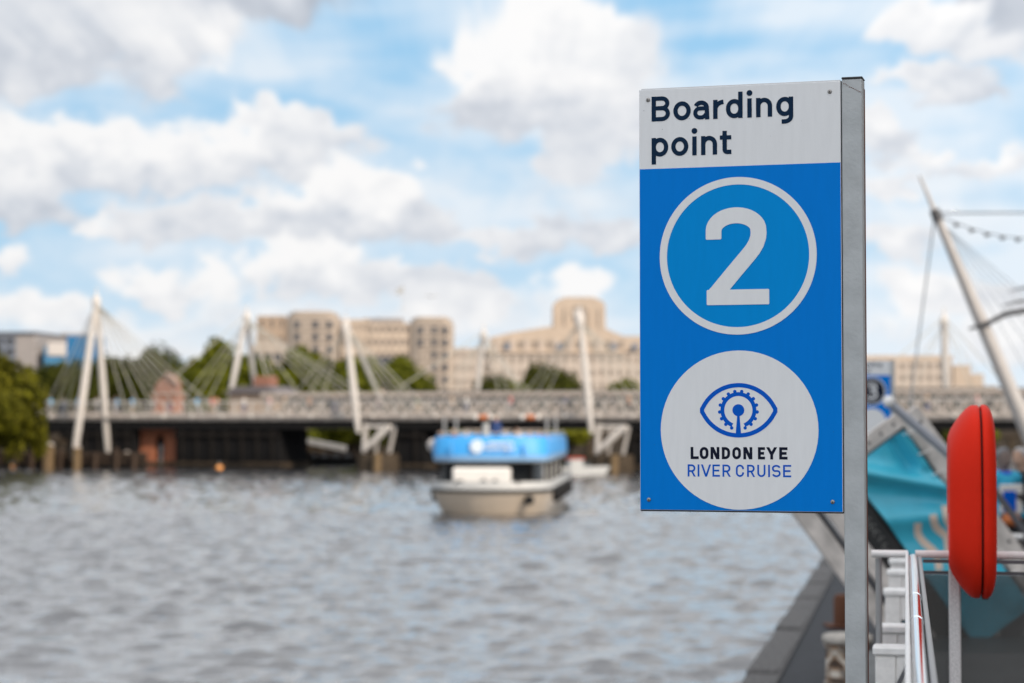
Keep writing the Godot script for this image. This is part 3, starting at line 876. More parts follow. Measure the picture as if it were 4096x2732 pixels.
	put("flag", prism(st(), PackedVector2Array([Vector2(0.08, 6.9), Vector2(-1.5, 6.2), Vector2(-1.9, 5.0), Vector2(-1.1, 4.5), Vector2(0.08, 5.4)]), -0.05, 0.05), "boat_grey", o)


func make_added_shade_hall() -> void:
	# unseen stone hall, added right of the pier to shade it from the sun
	var o := thing("added_shade_hall", "added stone hall shading the pier, unseen beyond the right edge", "building", Vector3(15, 2.4, 28), -90.0)
	put("core", span(st(), -40, -13, 0, 19.6, -24, -0.65), "pane_dark", o)
	facade(o, -40, -13, 0, 19.6, 0.0, 6, 3, 0.42, 0.62, "portland", "pane_dark")
	put("cornice", span(st(), -40.3, -12.7, 19.603, 20.2, -24.4, 0.5, 0.2), "portland_pale", o)
	put("wing_core", span(st(), -54, -40.4, 0, 14, -20, -0.65), "pane_dark", o)  # lower wing, added to keep sun off the distant sign
	facade(o, -54, -40.4, 0, 14, -0.1, 3, 2, 0.42, 0.62, "portland", "pane_dark")
	put("wing_cornice", span(st(), -54.3, -40.4, 14.003, 14.5, -20.2, 0.3, 0.1), "portland_pale", o)
	put("roof", prism(st(), PackedVector2Array([Vector2(-40, 20.2), Vector2(-13, 20.2), Vector2(-15, 22), Vector2(-38, 22)]), -20, -3), "roof_slate", o)


func round_tower(label: String, x0: float, xt: float, x1: float, h: float, rows: int) -> void:
	# a wing with a tower that has rounded corners at its right
	var o := thing("office_tower", label, "building", Vector3((x0 + x1) * 0.5, 2.4, -550), 0.0, "pale office towers across the river")
	var c := (x0 + x1) * 0.5
	var wl := x0 - c
	var wt := xt - c
	var wr := x1 - c
	var wide := wt - wl
	put("wing_core", span(st(), wl, wt, 0, h - 2.4, -16, -0.65), "stone_brown", o)
	if wide > 10.0:
		facade(o, wl, wl + 7.6, 0, h - 0.6, 0.0, 4, 7, 0.3, 0.5, "portland", "pane_soft")
		facade(o, wl + 7.6, wt, 15.0, h - 1.6, 0.3, 6, 4, 0.45, 0.45, "portland", "pane_dark")
		facade(o, wl + 7.6, wt, 0, 15.0, 0.0, 6, 4, 0.25, 0.5, "portland", "pane_soft")
		put("dark_hall", span(st(), wl + 9.4, wl + 14.0, 12.6, 19.8, 0.303, 0.7, 0.05), "pane_dark", o)
		put("roof_room", span(st(), wl + 6.0, wt - 2.0, h - 1.5, h - 0.2, -12, -2.0, 0.1), "concrete_grey", o)
	else:
		facade(o, wl, wt, 0, h - 1.2, 0.0, 3, 7, 0.35, 0.5, "stone_brown", "pane_soft")
	# the tower
	var r := 2.6
	put("tower_core", slab(st(), rounded(wt, wr, -14, 1.6, r), 0, h - 1.6, 1), "stone_tower", o)
	var cols := 5 if wide < 10.0 else 4
	facade(o, wt + r, wr - r, 0.0, h - 2.0, 1.95, cols, rows * 2, 0.36, 0.46, "stone_tower", "pane_soft", 0.33)
	put("crown", slab(st(), rounded(wt + 0.5, wr - 0.5, -13.5, 1.9, r), h - 1.6, h - 0.5, 1), "stone_tower", o)
	put("roof", slab(st(), rounded(wt + 1.5, wr - 1.5, -12.5, 1.1, r), h - 0.497, h, 1), "stone_tower", o)
	# the big dark windows in their stacks
	var top := h - 4.6
	for x in [wt + r + 0.55, wt + (wr - wt) * 0.58, wr - r + 0.6]:
		for k in 6:
			if k > 1 and x < wt + r + 1.0:
				continue
			put("bay_window", span(st(), x - 0.75, x + 0.75, top - k * 3.3, top + 1.9 - k * 3.3, 1.45, 2.1, 0.06), "pane_dark", o)
	for k in 6:
		put("floor_band", span(st(), wt + r, wr - r, top - 0.75 - k * 3.3, top - 0.3 - k * 3.3, 1.953, 2.3, 0.06), "stone_tower", o)


# ------------------------------------------------------------------ trees
func crown_mesh(sd: int, lobes: int, leaves: int, light: Color, dark: Color) -> ArrayMesh:
	var r := RandomNumberGenerator.new()
	r.seed = sd
	var blobs := []
	for i in lobes:
		var a := r.randf_range(0, TAU)
		var hgt := r.randf_range(0.0, 1.0)
		var far := r.randf_range(0.15, 0.62) * (1.0 - 0.45 * hgt)
		blobs.append([Vector3(cos(a) * far, 0.42 + 0.40 * hgt, sin(a) * far), r.randf_range(0.16, 0.30)])
	blobs.append([Vector3(0, 0.6, 0), 0.34])
	var v := PackedVector3Array()
	var n := PackedVector3Array()
	var c := PackedColorArray()
	for i in leaves:
		var b: Array = blobs[r.randi() % blobs.size()]
		var d := Vector3(r.randfn(), r.randfn(), r.randfn()).normalized()
		var at: Vector3 = b[0] + d * b[1] * pow(r.randf(), 0.3) * r.randf_range(0.9, 1.1)
		var nn := (d + Vector3(r.randfn(), r.randfn() + 0.5, r.randfn()) * 0.5).normalized()
		var u := nn.cross(Vector3(r.randfn(), r.randfn(), r.randfn())).normalized() * r.randf_range(0.022, 0.046)
		var w := nn.cross(u) * r.randf_range(0.5, 0.9)
		var col := dark.lerp(light, r.randf())
		for q in [at - u, at + w, at + u, at - u, at + u, at - w]:
			v.append(q)
			n.append(nn)
			c.append(col)
	var arrays := []
	arrays.resize(Mesh.ARRAY_MAX)
	arrays[Mesh.ARRAY_VERTEX] = v
	arrays[Mesh.ARRAY_NORMAL] = n
	arrays[Mesh.ARRAY_COLOR] = c
	var am := ArrayMesh.new()
	am.add_surface_from_arrays(Mesh.PRIMITIVE_TRIANGLES, arrays)
	return am

var crowns := []
var trunk_mesh: ArrayMesh

# a tree with its foot at (x, z), its top at height y, and a crown width
func tree(label: String, x: float, z: float, y: float, wide: float, kind: int, turn: float, foot := 2.4) -> void:
	var o := thing("tree", label, "tree", Vector3(x, foot, z), turn, "green trees along the far bank")
	var sc := Vector3(wide, y - foot, wide * 0.8)
	var t := put("trunk", trunk_mesh, "bark", o)
	t.scale = sc
	var cr := put("crown", crowns[kind], "leaf", o)
	cr.scale = sc

func make_trees() -> void:
	crowns = [crown_mesh(11, 16, 9000, Color(0.125, 0.118, 0.012), Color(0.026, 0.027, 0.004)), crown_mesh(12, 14, 8000, Color(0.13, 0.14, 0.014), Color(0.035, 0.042, 0.005)), crown_mesh(13, 15, 8000, Color(0.075, 0.08, 0.014), Color(0.02, 0.025, 0.005)), crown_mesh(14, 13, 8000, Color(0.19, 0.19, 0.018), Color(0.08, 0.085, 0.008))]
	var s := st()
	tube(s, [Vector3(0, -0.02, 0), Vector3(0.01, 0.2, 0), Vector3(0, 0.42, 0.01), Vector3(0.02, 0.75, 0)], [0.045, 0.032, 0.026, 0.01], 8)
	for a in [0.3, 1.6, 2.9, 4.2, 5.4]:
		tube(s, [Vector3(0, 0.32, 0), Vector3(cos(a) * 0.16, 0.5, sin(a) * 0.16), Vector3(cos(a) * 0.34, 0.66, sin(a) * 0.34)], [0.018, 0.012, 0.005], 6)
	s.generate_normals()
	trunk_mesh = s.commit()
	tree("large yellow-green tree filling the left edge in front of the bridge end", -53.6, -206.0, 12.9, 10.5, 0, 20, -0.6)
	tree("lower yellow-green tree drooping over the left bridge end", -51.2, -209.0, 9.0, 6.0, 0, 130, -1.2)
	# x at z from the photograph's skyline, tops in metres
	var rows := [["dark tree below the low pale roof at the left", -60.4, -272, 12, 6, 2], ["dark tree below the blue glass block", -57.5, -272, 11.7, 6, 2], ["dark round tree right of the blue glass block", -52, -270, 12.5, 6, 2], ["dark tree left of the brick turret", -48.3, -268, 12.3, 5.5, 2], ["dark tree peaking right above the brick turret", -45.3, -265, 13.6, 5, 2],
		["broad green tree left of the second pylon's legs", -38.6, -258, 13.2, 6, 1], ["tall green tree touching the second pylon's left leg", -36.2, -262, 15.3, 4.8, 1], ["green tree between the second and third pylons, under the arched glass", -31.5, -262, 12.8, 6, 1], ["green tree under the leftmost office tower", -27.4, -266, 14.1, 5.6, 1], ["low green tree before the third pylon's left side", -23.3, -264, 12.8, 5.5, 1], ["green tree behind the third pylon's foot", -20.5, -268, 12.9, 5, 1], ["tall green tree below the second office tower", -13.9, -272, 13.2, 4.6, 1], ["small dark bush-like tree left of the short single pylon", -3, -280, 10.4, 4.5, 2], ["low tree right of the short single pylon", 0.3, -284, 10.2, 5, 1], ["dark pointed tree below the square stone tower", 5.2, -290, 12.3, 4.3, 2], ["low dark tree right of the pointed one, before the stone block", 7.8, -292, 10.8, 4, 2], ["tree at the blue sign's left edge below the stone block", 16.7, -296, 10.6, 4.5, 1],
		["sunlit yellow-green tree seen under the bridge right of the cruise boat", 7.6, -262, 4.6, 7.0, 3], ["small green tree seen under the bridge left of the cruise boat's mast", -9.0, -255, 5.0, 7, 1], ["dark tree seen under the bridge above the sloping gangway", -21.0, -244, 5.6, 8, 1], ["dark tree seen under the bridge beside the left strut frame", -16.5, -246, 5.4, 7, 2], ["bright tree glimpsed under the bridge right of the lifebuoy case", 57.0, -254, 5.0, 7, 3], ["dark tree under the bridge right of the grey post", 50.0, -254, 5.0, 8, 2]]
	var k := 0
	for a in rows:
		tree(a[0], a[1], a[2], a[3] + (0.0 if a[3] < 6.0 else 0.9), a[4] * (1.0 if a[3] < 6.0 else 1.8), a[5], k * 67.0, 1.0 if a[3] < 6.0 else 2.4)
		k += 1


# ------------------------------------------------------------------ the cruise boat
func boat_outline(half: float, setback: float, length: float, bluff: float, blunt := 0.55) -> PackedVector2Array:
	# x and z; the bow is at z = -setback, the stern at -length
	var o := PackedVector2Array()
	for i in 25:
		var a := PI * i / 24.0
		var x := cos(a)
		var z := pow(sin(a), blunt)
		o.append(Vector2(half * x, -setback - bluff + bluff * z))
	o.append(Vector2(-half, -length))
	o.append(Vector2(half, -length))
	return o

func skin(s: SurfaceTool, levels: Array, ys: Array) -> SurfaceTool:
	for k in levels.size() - 1:
		var a: PackedVector2Array = levels[k]
		var b: PackedVector2Array = levels[k + 1]
		var mid := Vector2(0, -10)
		for i in a.size():
			var j := (i + 1) % a.size()
			var out := Vector3(a[i].x - mid.x, 0, a[i].y - mid.y)
			quad(s, Vector3(a[i].x, ys[k], a[i].y), Vector3(a[j].x, ys[k], a[j].y), Vector3(b[j].x, ys[k + 1], b[j].y), Vector3(b[i].x, ys[k + 1], b[i].y), out, 1)
	return s

func make_boat() -> void:
	var o := thing("cruise_boat", "river cruise boat with bright blue upper sides and cream hull, coming head on", "boat", Vector3(-1.3, 0.0, -105), -4.5)
	o.scale = Vector3(0.95, 1, 1)
	var hull := [boat_outline(2.5, 1.1, 24, 3.8, 0.8), boat_outline(2.8, 0.75, 24, 3.7, 0.8), boat_outline(3.08, 0.4, 24, 3.6, 0.75), boat_outline(3.25, 0.1, 24, 3.5, 0.7), boat_outline(3.3, 0.0, 24, 3.5, 0.7)]
	put("hull", skin(st(), hull, [-0.5, 0.05, 0.6, 1.15, 1.32]), "hull_cream", o)
	put("rubbing_strake", slab(st(), boat_outline(3.4, -0.08, 24, 3.5, 0.7), 1.323, 1.47, 1), "boat_black", o)
	put("bulwark", skin(st(), [boat_outline(3.34, -0.03, 24, 3.5, 0.7), boat_outline(3.3, 0.05, 24, 3.5, 0.7)], [1.47, 1.88]), "boat_grey", o)
	put("foredeck", slab(st(), boat_outline(3.2, 0.15, 24, 3.5, 0.7), 1.60, 1.66), "boat_grey", o)
	put("cabin", slab(st(), boat_outline(2.78, 2.0, 23, 1.2), 1.663, 2.85, 1), "cabin_glass", o)
	for x in [-2.3, -1.0, 1.0, 2.3]:
		put("window_post", span(st(), x - 0.07, x + 0.07, 1.7, 2.83, -2.32, -2.02), "boat_black", o)
	for i in 8:
		for sg in [-1.0, 1.0]:
			put("side_post", span(st(), sg * 2.79 - 0.05, sg * 2.79 + 0.05, 1.7, 2.83, -5.0 - i * 2.2, -4.8 - i * 2.2), "boat_black" if i % 2 else "boat_grey", o)
	put("bow_locker", span(st(), -1.95, 1.2, 1.663, 2.58, -1.75, -0.75, 0.1), "boat_white", o)
	put("anchor_gear", tube(st(), [Vector3(-0.6, 1.72, -0.62), Vector3(-0.2, 1.95, -0.62), Vector3(0.05, 1.75, -0.62), Vector3(0.4, 1.92, -0.62), Vector3(0.7, 1.72, -0.62)], [0.09], 8), "dark_gear", o)
	put("hawse_mark", span(st(), 2.0, 2.5, 0.7, 1.15, -0.95, -0.5, 0.1), "boat_black", o)
	# the blue band round the upper deck
	var up := [boat_outline(3.12, 1.1, 21, 1.7), boat_outline(3.2, 1.0, 21, 1.7), boat_outline(3.16, 1.15, 21, 1.7), boat_outline(3.05, 1.3, 21, 1.7)]
	put("upper_deck", slab(st(), boat_outline(3.1, 1.15, 21, 1.7), 2.853, 2.95, 1), "boat_grey", o)
	put("pale_stripe", skin(st(), [boat_outline(3.17, 1.04, 21, 1.7), boat_outline(3.21, 0.99, 21, 1.7)], [2.95, 3.22]), "boat_pale_blue", o)
	put("fascia", skin(st(), [up[1], up[2], up[3]], [3.22, 3.9, 4.2]), "boat_blue", o)
	put("fascia_inside", skin(st(), [boat_outline(3.05, 1.2, 20.9, 1.7), boat_outline(2.95, 1.4, 20.9, 1.7)], [2.953, 4.19]), "boat_blue", o)
	put("logo_disc", tube(st(), [Vector3(-0.62, 3.68, -1.2), Vector3(-0.62, 3.68, -0.955)], [0.36], 20), "logo_white", o)
	tag(put("logo_print", letters("RIVER CRUISE", [-0.16, 0.02, 0.06, 0.1, 0.13, 0.28, 0.31, 0.43, 0.46, 0.58, 0, 0, 0.66, 0.78, 0.81, 0.93, 0.96, 1.08, 1.11, 1.14, 1.17, 1.29, 1.32, 1.44], 3.46, 0.2, 0.05, -0.95), "logo_white", o), "", "", "", "stuff")
	tag(put("logo_print", letters("LONDON EYE", [-0.16, 0.0, 0.03, 0.17, 0.2, 0.34, 0.37, 0.51, 0.54, 0.68, 0.71, 0.85, 0, 0, 0.93, 1.05, 1.08, 1.24, 1.27, 1.39], 3.74, 0.2, 0.06, -0.95), "logo_white", o), "", "", "", "stuff")
	put("bow_mast", tube(st(), [Vector3(-0.2, 2.95, -1.6), Vector3(-0.2, 4.9, -1.6)], [0.22, 0.17], 10), "boat_grey", o)
	for a in [[3.0, -4.0], [-3.0, -6.0], [3.0, -12.0], [-3.0, -12.0]]:
		put("awning_post", tube(st(), [Vector3(a[0], 4.1, a[1]), Vector3(a[0], 5.2, a[1])], [0.07], 8), "steel_grey", o)
	put("top_rail", tube(st(), [Vector3(3.05, 4.34, -20), Vector3(3.05, 4.34, -3.2), Vector3(2.0, 4.34, -1.75), Vector3(-2.0, 4.34, -1.75), Vector3(-3.05, 4.34, -3.2), Vector3(-3.05, 4.34, -20)], [0.035], 6), "railing_steel", o)
	put("bow_fender", ball(st(), Vector3(-3.35, 3.7, -3.6), 0.33, 1.1, 10), "cream_clad", o)
	for i in 6:
		for sg in [-1.0, 1.0]:
			put("side_fender", ball(st(), Vector3(sg * 3.42, 1.0, -5.0 - i * 3.0), 0.2, 1.8, 10), "boat_black", o)
	for i in 5:
		put("deck_seat", span(st(), -2.3, 2.3, 2.953, 3.4, -6.0 - i * 2.6, -5.5 - i * 2.6, 0.05), "boat_white", o)
	for x in [-2.0, -1.0, 0.0, 1.0, 2.0]:
		put("fascia_seam", span(st(), x - 0.012, x + 0.012, 3.24, 3.88, -1.16, -0.985), "boat_pale_blue", o)
	for x in [-1.5, 1.5]:
		put("deck_cleat", span(st(), x - 0.25, x + 0.25, 1.663, 1.95, -0.55, -0.35, 0.06), "boat_black", o)
	# the brown foam the bow pushes up
	var s := st()
	var a1 := boat_outline(2.95, 0.6, 9, 3.7, 0.8)
	var a2 := boat_outline(3.5, -0.4, 11, 4.2, 0.8)
	for i in 24:
		quad(s, Vector3(a1[i].x, 0.16, a1[i].y), Vector3(a1[i + 1].x, 0.16, a1[i + 1].y), Vector3(a2[i + 1].x, -0.1, a2[i + 1].y), Vector3(a2[i].x, -0.1, a2[i].y), Vector3.UP, 1)
	tag(put("bow_wave", s, "foam_brown", o), "low brown wave pushed up by the bow")


# ------------------------------------------------------------------ people
var poses := []

func cap_dist(q: Vector3, a: Vector3, b: Vector3, ra: float, rb: float) -> float:
	var ab := b - a
	var t := clampf((q - a).dot(ab) / ab.length_squared(), 0.0, 1.0)
	return q.distance_to(a + ab * t) - lerpf(ra, rb, t)

# surface nets over a field that was sampled on a grid
func nets(f: PackedFloat32Array, lo: Vector3, c: float, nx: int, ny: int, nz: int) -> ArrayMesh:
	var ids := {}
	var v := PackedVector3Array()
	var s := st()
	for z in nz - 1:
		for y in ny - 1:
			for x in nx - 1:
				var m := 0
				var sum := Vector3.ZERO
				var vals := []
				for k in 8:
					var d := f[(x + (k & 1)) + nx * ((y + ((k >> 1) & 1)) + ny * (z + (k >> 2)))]
					vals.append(d)
					if d < 0.0:
						m += 1
				if m == 0 or m == 8:
					continue
				var cnt := 0
				for e in [[0, 1], [2, 3], [4, 5], [6, 7], [0, 2], [1, 3], [4, 6], [5, 7], [0, 4], [1, 5], [2, 6], [3, 7]]:
					var a: float = vals[e[0]]
					var b: float = vals[e[1]]
					if (a < 0.0) != (b < 0.0):
						var t := a / (a - b)
						var pa := Vector3(e[0] & 1, (e[0] >> 1) & 1, e[0] >> 2)
						var pb := Vector3(e[1] & 1, (e[1] >> 1) & 1, e[1] >> 2)
						sum += pa.lerp(pb, t)
						cnt += 1
				ids[x + nx * (y + ny * z)] = v.size()
				v.append(lo + (Vector3(x, y, z) + sum / cnt) * c)
	for z in range(1, nz - 1):
		for y in range(1, ny - 1):
			for x in range(1, nx - 1):
				var d0 := f[x + nx * (y + ny * z)]
				for ax in 3:
					var d1 := f[x + (1 if ax == 0 else 0) + nx * (y + (1 if ax == 1 else 0) + ny * (z + (1 if ax == 2 else 0)))]
					if (d0 < 0.0) == (d1 < 0.0):
						continue
					var u := Vector3i(0, 1, 0) if ax == 0 else Vector3i(1, 0, 0)
					var w := Vector3i(0, 0, 1) if ax != 2 else Vector3i(0, 1, 0)
					var q := []
					for o in [Vector3i.ZERO, u, u + w, w]:
						q.append(ids.get((x - o.x) + nx * ((y - o.y) + ny * (z - o.z)), -1))
					if q.min() < 0:
						continue
					var out := Vector3(1 if ax == 0 else 0, 1 if ax == 1 else 0, 1 if ax == 2 else 0) * (1.0 if d0 < 0.0 else -1.0)
					quad(s, v[q[0]], v[q[1]], v[q[2]], v[q[3]], out, 1)
	s.generate_normals()
	return s.commit()

func make_pose(bones: Array) -> Array:
	var lo := Vector3(-0.5, -0.06, -0.5)
	var c := 0.036
	var nx := 29
	var ny := 53
	var nz := 29
	var skin_f := PackedFloat32Array()
	var top_f := PackedFloat32Array()
	var leg_f := PackedFloat32Array()
	var hair_f := PackedFloat32Array()
	for z in nz:
		for y in ny:
			for x in nx:
				var q := lo + Vector3(x, y, z) * c
				var d := 9.0
				for b in bones:
					var e := cap_dist(q, b[0], b[1], b[2], b[3])
					var k := clampf(0.5 + 0.5 * (d - e) / 0.04, 0.0, 1.0)
					d = lerpf(d, e, k) - 0.04 * k * (1.0 - k)
				skin_f.append(d)
				top_f.append(maxf(d - 0.02, maxf(0.86 - q.y, q.y - 1.47)))
				leg_f.append(maxf(d - 0.018, maxf(0.07 - q.y, q.y - 0.90)))
				hair_f.append(maxf(d - 0.018, maxf(1.60 - q.y + maxf(0.0, q.z) * 1.4, -q.y)))
	return [nets(skin_f, lo, c, nx, ny, nz), nets(top_f, lo, c, nx, ny, nz), nets(leg_f, lo, c, nx, ny, nz), nets(hair_f, lo, c, nx, ny, nz)]

func bones(stride: float, swing: float, lift_hands: float) -> Array:
	var v := func(x: float, y: float, z: float) -> Vector3: return Vector3(x, y, z)
	var o := [[v.call(0, 1.0, 0), v.call(0, 1.32, 0), 0.125, 0.13], [v.call(-0.15, 1.38, 0), v.call(0.15, 1.38, 0), 0.075, 0.075], [v.call(0, 1.4, 0), v.call(0, 1.53, 0.01), 0.055, 0.052], [v.call(0, 1.58, 0.02), v.call(0, 1.66, 0.015), 0.088, 0.092], [v.call(0, 1.575, 0.10), v.call(0, 1.60, 0.09), 0.018, 0.014]]
	for s in [-1.0, 1.0]:
		var f: float = stride * s
		var knee: Vector3 = v.call(0.10 * s, 0.5, f * 0.5 + 0.04)
		var foot: Vector3 = v.call(0.10 * s, 0.07, f - 0.02)
		o.append([v.call(0.09 * s, 0.95, 0), knee, 0.10, 0.06])
		o.append([knee, foot, 0.058, 0.042])
		o.append([foot, v.call(0.11 * s, 0.03, f + 0.14), 0.045, 0.035])
		var elbow: Vector3 = v.call(0.25 * s, 1.12, -swing * s - 0.03 + lift_hands * 0.2)
		var hand: Vector3 = v.call(0.24 * s - 0.06 * lift_hands * s, 0.86 + 0.3 * lift_hands, -swing * 1.4 * s + 0.08 + lift_hands * 0.22)
		o.append([v.call(0.19 * s, 1.37, 0), elbow, 0.052, 0.042])
		o.append([elbow, hand, 0.040, 0.030])
		o.append([hand, hand + (hand - elbow).normalized() * 0.09, 0.034, 0.02])
	return o

func person(label: String, at: Vector3, turn: float, pose: int, shirt: Color, legs: Color, hair: Color, skin_c: Color, group := "") -> Node3D:
	if poses.is_empty():
		poses = [make_pose(bones(0.0, 0.0, 0.0)), make_pose(bones(0.2, 0.14, 0.0)), make_pose(bones(0.04, 0.0, 1.0))]
	var o := thing("person", label, "person", at, turn, group)
	var names := ["body", "top", "trousers", "hair"]
	var cols := [skin_c, shirt, legs, hair]
	for i in 4:
		var key := "cloth_%s" % cols[i].to_html()
		if not M.has(key):
			mat(key, cols[i], 0.8)
		put(names[i], poses[pose][i], key, o)
	return o

func make_people() -> void:
	var sk := [lin(0.46, 0.29, 0.21), lin(0.34, 0.19, 0.12), lin(0.14, 0.075, 0.045)]
	var hr := [lin(0.03, 0.02, 0.015), lin(0.12, 0.07, 0.035), lin(0.30, 0.24, 0.16)]
	var col := {"cyan": lin(0.10, 0.45, 0.75), "red": lin(0.55, 0.09, 0.08), "white": lin(0.62, 0.60, 0.57), "grey": lin(0.22, 0.22, 0.23), "black": lin(0.03, 0.03, 0.035), "orange": lin(0.62, 0.28, 0.12), "navy": lin(0.02, 0.05, 0.16), "pink": lin(0.62, 0.35, 0.33), "green": lin(0.10, 0.17, 0.10), "tan": lin(0.45, 0.33, 0.22)}
	# on the footbridge: place along it, colour, pose, where
	var on_bridge := [[0.9, "cyan", 1, "at the far left end of the footbridge beside the big tree"], [1.9, "grey", 1, "just right of the leftmost walker on the footbridge"], [3.1, "cyan", 1, "touching the left leg of the tall left pylon"], [4.9, "red", 1, "between the two legs of the tall left pylon"], [6.0, "white", 0, "left of the tall pylon's right leg"], [7.9, "cyan", 1, "right of the tall pylon's right leg"], [8.7, "black", 1, "walking behind the person in cyan by the tall pylon"], [10.3, "cyan", 0, "left of the brick turret on the footbridge"], [12.4, "grey", 1, "in front of the brick turret on the footbridge"], [15.2, "black", 0, "right of the brick turret among the rods"], [18.0, "cyan", 1, "right of the brick turret, left of the person in red"], [19.3, "red", 1, "on the footbridge above the broad shade-painted pier"], [20.8, "orange", 0, "next to the person in red above the broad shade-painted pier"], [23.5, "white", 1, "below the bridge house with the red stump"], [26.0, "pink", 0, "above the right end of the broad shade-painted pier"], [28.6, "tan", 1, "midway between the second and third pylons"], [31.0, "orange", 1, "a little left of the third pylon"], [33.4, "grey", 0, "near the left side of the third pylon"], [39.2, "pink", 1, "right of the third pylon's splayed leg"], [43.0, "green", 1, "below the second pale tower"], [46.4, "tan", 0, "above the cruise boat's left corner"], [48.6, "white", 1, "above the cruise boat's white logo"], [53.0, "red", 1, "between the two amber navigation lamps"], [58.4, "navy", 0, "above the cruise boat's right corner"], [65.5, "orange", 1, "on the footbridge at the blue sign's left edge"], [94.0, "tan", 1, "on the footbridge right of the grey sign post"], [98.5, "pink", 0, "on the footbridge left of the leaning mast"]]
	var k := 0
	for a in on_bridge:
		var pl: String = a[3]
		person("person in %s top %s" % [a[1], pl], at_bridge(a[0], 5.823, -0.8 - 0.9 * (k % 3)), BRIDGE_TURN + (90.0 if k % 2 else -90.0), a[2], col[a[1]], [col["black"], col["navy"], col["grey"], col["tan"]][k % 4], hr[k % 3], sk[k % 2], "people crossing the footbridge")
		k += 1
	# on the boat's upper deck (its own axes)
	var on_boat := [[-2.75, -3.3, "tan", "at the left front corner of the cruise boat's upper deck", 0.0], [-1.95, -3.0, "red", "second from the left on the cruise boat's upper deck", -0.15], [-1.3, -2.6, "white", "left of the bow mast on the cruise boat", -0.1], [-0.75, -3.2, "black", "just left of the cruise boat's bow mast", -0.2], [0.2, -3.4, "navy", "standing tallest, right of the cruise boat's bow mast", 0.62], [0.75, -2.6, "white", "right of the tall person in navy on the cruise boat", -0.05], [1.5, -2.6, "white", "fourth from the right on the cruise boat's upper deck", 0.05], [2.0, -3.0, "orange", "third from the right on the cruise boat's upper deck", -0.2], [2.5, -3.2, "red", "in a red top at the cruise boat's right front corner", -0.25], [2.75, -4.6, "red", "behind the right front corner of the cruise boat", -0.15], [-2.3, -5.5, "black", "in the second row at the left of the cruise boat", 0.1], [1.1, -5.6, "grey", "in the second row behind the white tops on the cruise boat", 0.15]]
	var bt := Basis(Vector3.UP, deg_to_rad(-4.5))
	k = 0
	for a in on_boat:
		var one := person("passenger in %s top %s" % [a[2], a[3]], Vector3(-1.3, 2.953 + maxf(a[4], 0.0), -105) + bt * Vector3(a[0], 0, a[1]), -4.5 + (k % 3 - 1) * 25.0, 2 if k % 2 else 0, col[a[2]], [col["black"], col["navy"], col["grey"]][k % 3], hr[(k + 1) % 3] if a[2] != "white" else lin(0.6, 0.58, 0.55), sk[k % 2], "passengers on the cruise boat")
		one.scale = Vector3.ONE * (0.95 if a[2] == "navy" else 0.86)
		k += 1


# ------------------------------------------------------------------ lettering drawn as flat strokes
func arc(cx: float, cy: float, rx: float, ry: float, a0: float, a1: float, n := 10) -> Array:
	var o := []
	for i in n + 1:
		var a := deg_to_rad(lerpf(a0, a1, float(i) / n))
		o.append(Vector2(cx + cos(a) * rx, cy + sin(a) * ry))
	return o

# a stroke of constant width along points, facing +z; each lies a hair above the one before
func stroke(s: SurfaceTool, pts: Array, w: float, z: float, closed := false) -> void:
	lift += 0.00002
	z += fmod(lift, 0.0004)
	var clean := []
	for q in pts:
		if clean.is_empty() or q.distance_to(clean[-1]) > w * 0.01:
			clean.append(q)
	if closed and clean[0].distance_to(clean[-1]) < w * 0.02:
		clean.pop_back()
	var n := clean.size()
	var l := []
	var r := []
	for i in n:
		var a: Vector2 = clean[(i - 1 + n) % n] if closed or i > 0 else clean[0]
		var b: Vector2 = clean[i]
		var c: Vector2 = clean[(i + 1) % n] if closed or i < n - 1 else clean[n - 1]
		var d1: Vector2 = (b - a).normalized() if b != a else (c - b).normalized()
		var d2: Vector2 = (c - b).normalized() if c != b else d1
		var m := (d1.orthogonal() + d2.orthogonal()).normalized()
		m *= w * 0.5 / maxf(m.dot(d1.orthogonal()), 0.5)
		l.append(Vector3(b.x + m.x, b.y + m.y, z))
		r.append(Vector3(b.x - m.x, b.y - m.y, z))
	for i in (n if closed else n - 1):
		var j := (i + 1) % n
		quad(s, l[i], l[j], r[j], r[i], Vector3.BACK)

func slant(s: SurfaceTool, xa: float, ya: float, xb: float, yb: float, w: float, z: float) -> void:
	# a diagonal with level ends; w is its level width
	lift += 0.00002
	z += fmod(lift, 0.0004)
	var k := w * 0.5
	quad(s, Vector3(xa - k, ya, z), Vector3(xa + k, ya, z), Vector3(xb + k, yb, z), Vector3(xb - k, yb, z), Vector3.BACK)

func disc(s: SurfaceTool, c: Vector2, r: float, z: float, n := 24) -> void:
	lift += 0.00002
	z += fmod(lift, 0.0004)
	for i in n:
		var a := TAU * i / n
		var b := TAU * (i + 1) / n
		tri(s, Vector3(c.x, c.y, z), Vector3(c.x + cos(a) * r, c.y + sin(a) * r, z), Vector3(c.x + cos(b) * r, c.y + sin(b) * r, z), Vector3.BACK)

func loop_pts(xl: float, xr: float, yl: float, yh: float) -> Array:
	var xc := (xl + xr) * 0.5
	var rx := (xr - xl) * 0.5
	var ry := minf(rx * 1.12, (yh - yl) * 0.5)
	return arc(xc, yh - ry, rx, ry, 0, 180, 14) + arc(xc, yl + ry, rx, ry, 180, 360, 14)

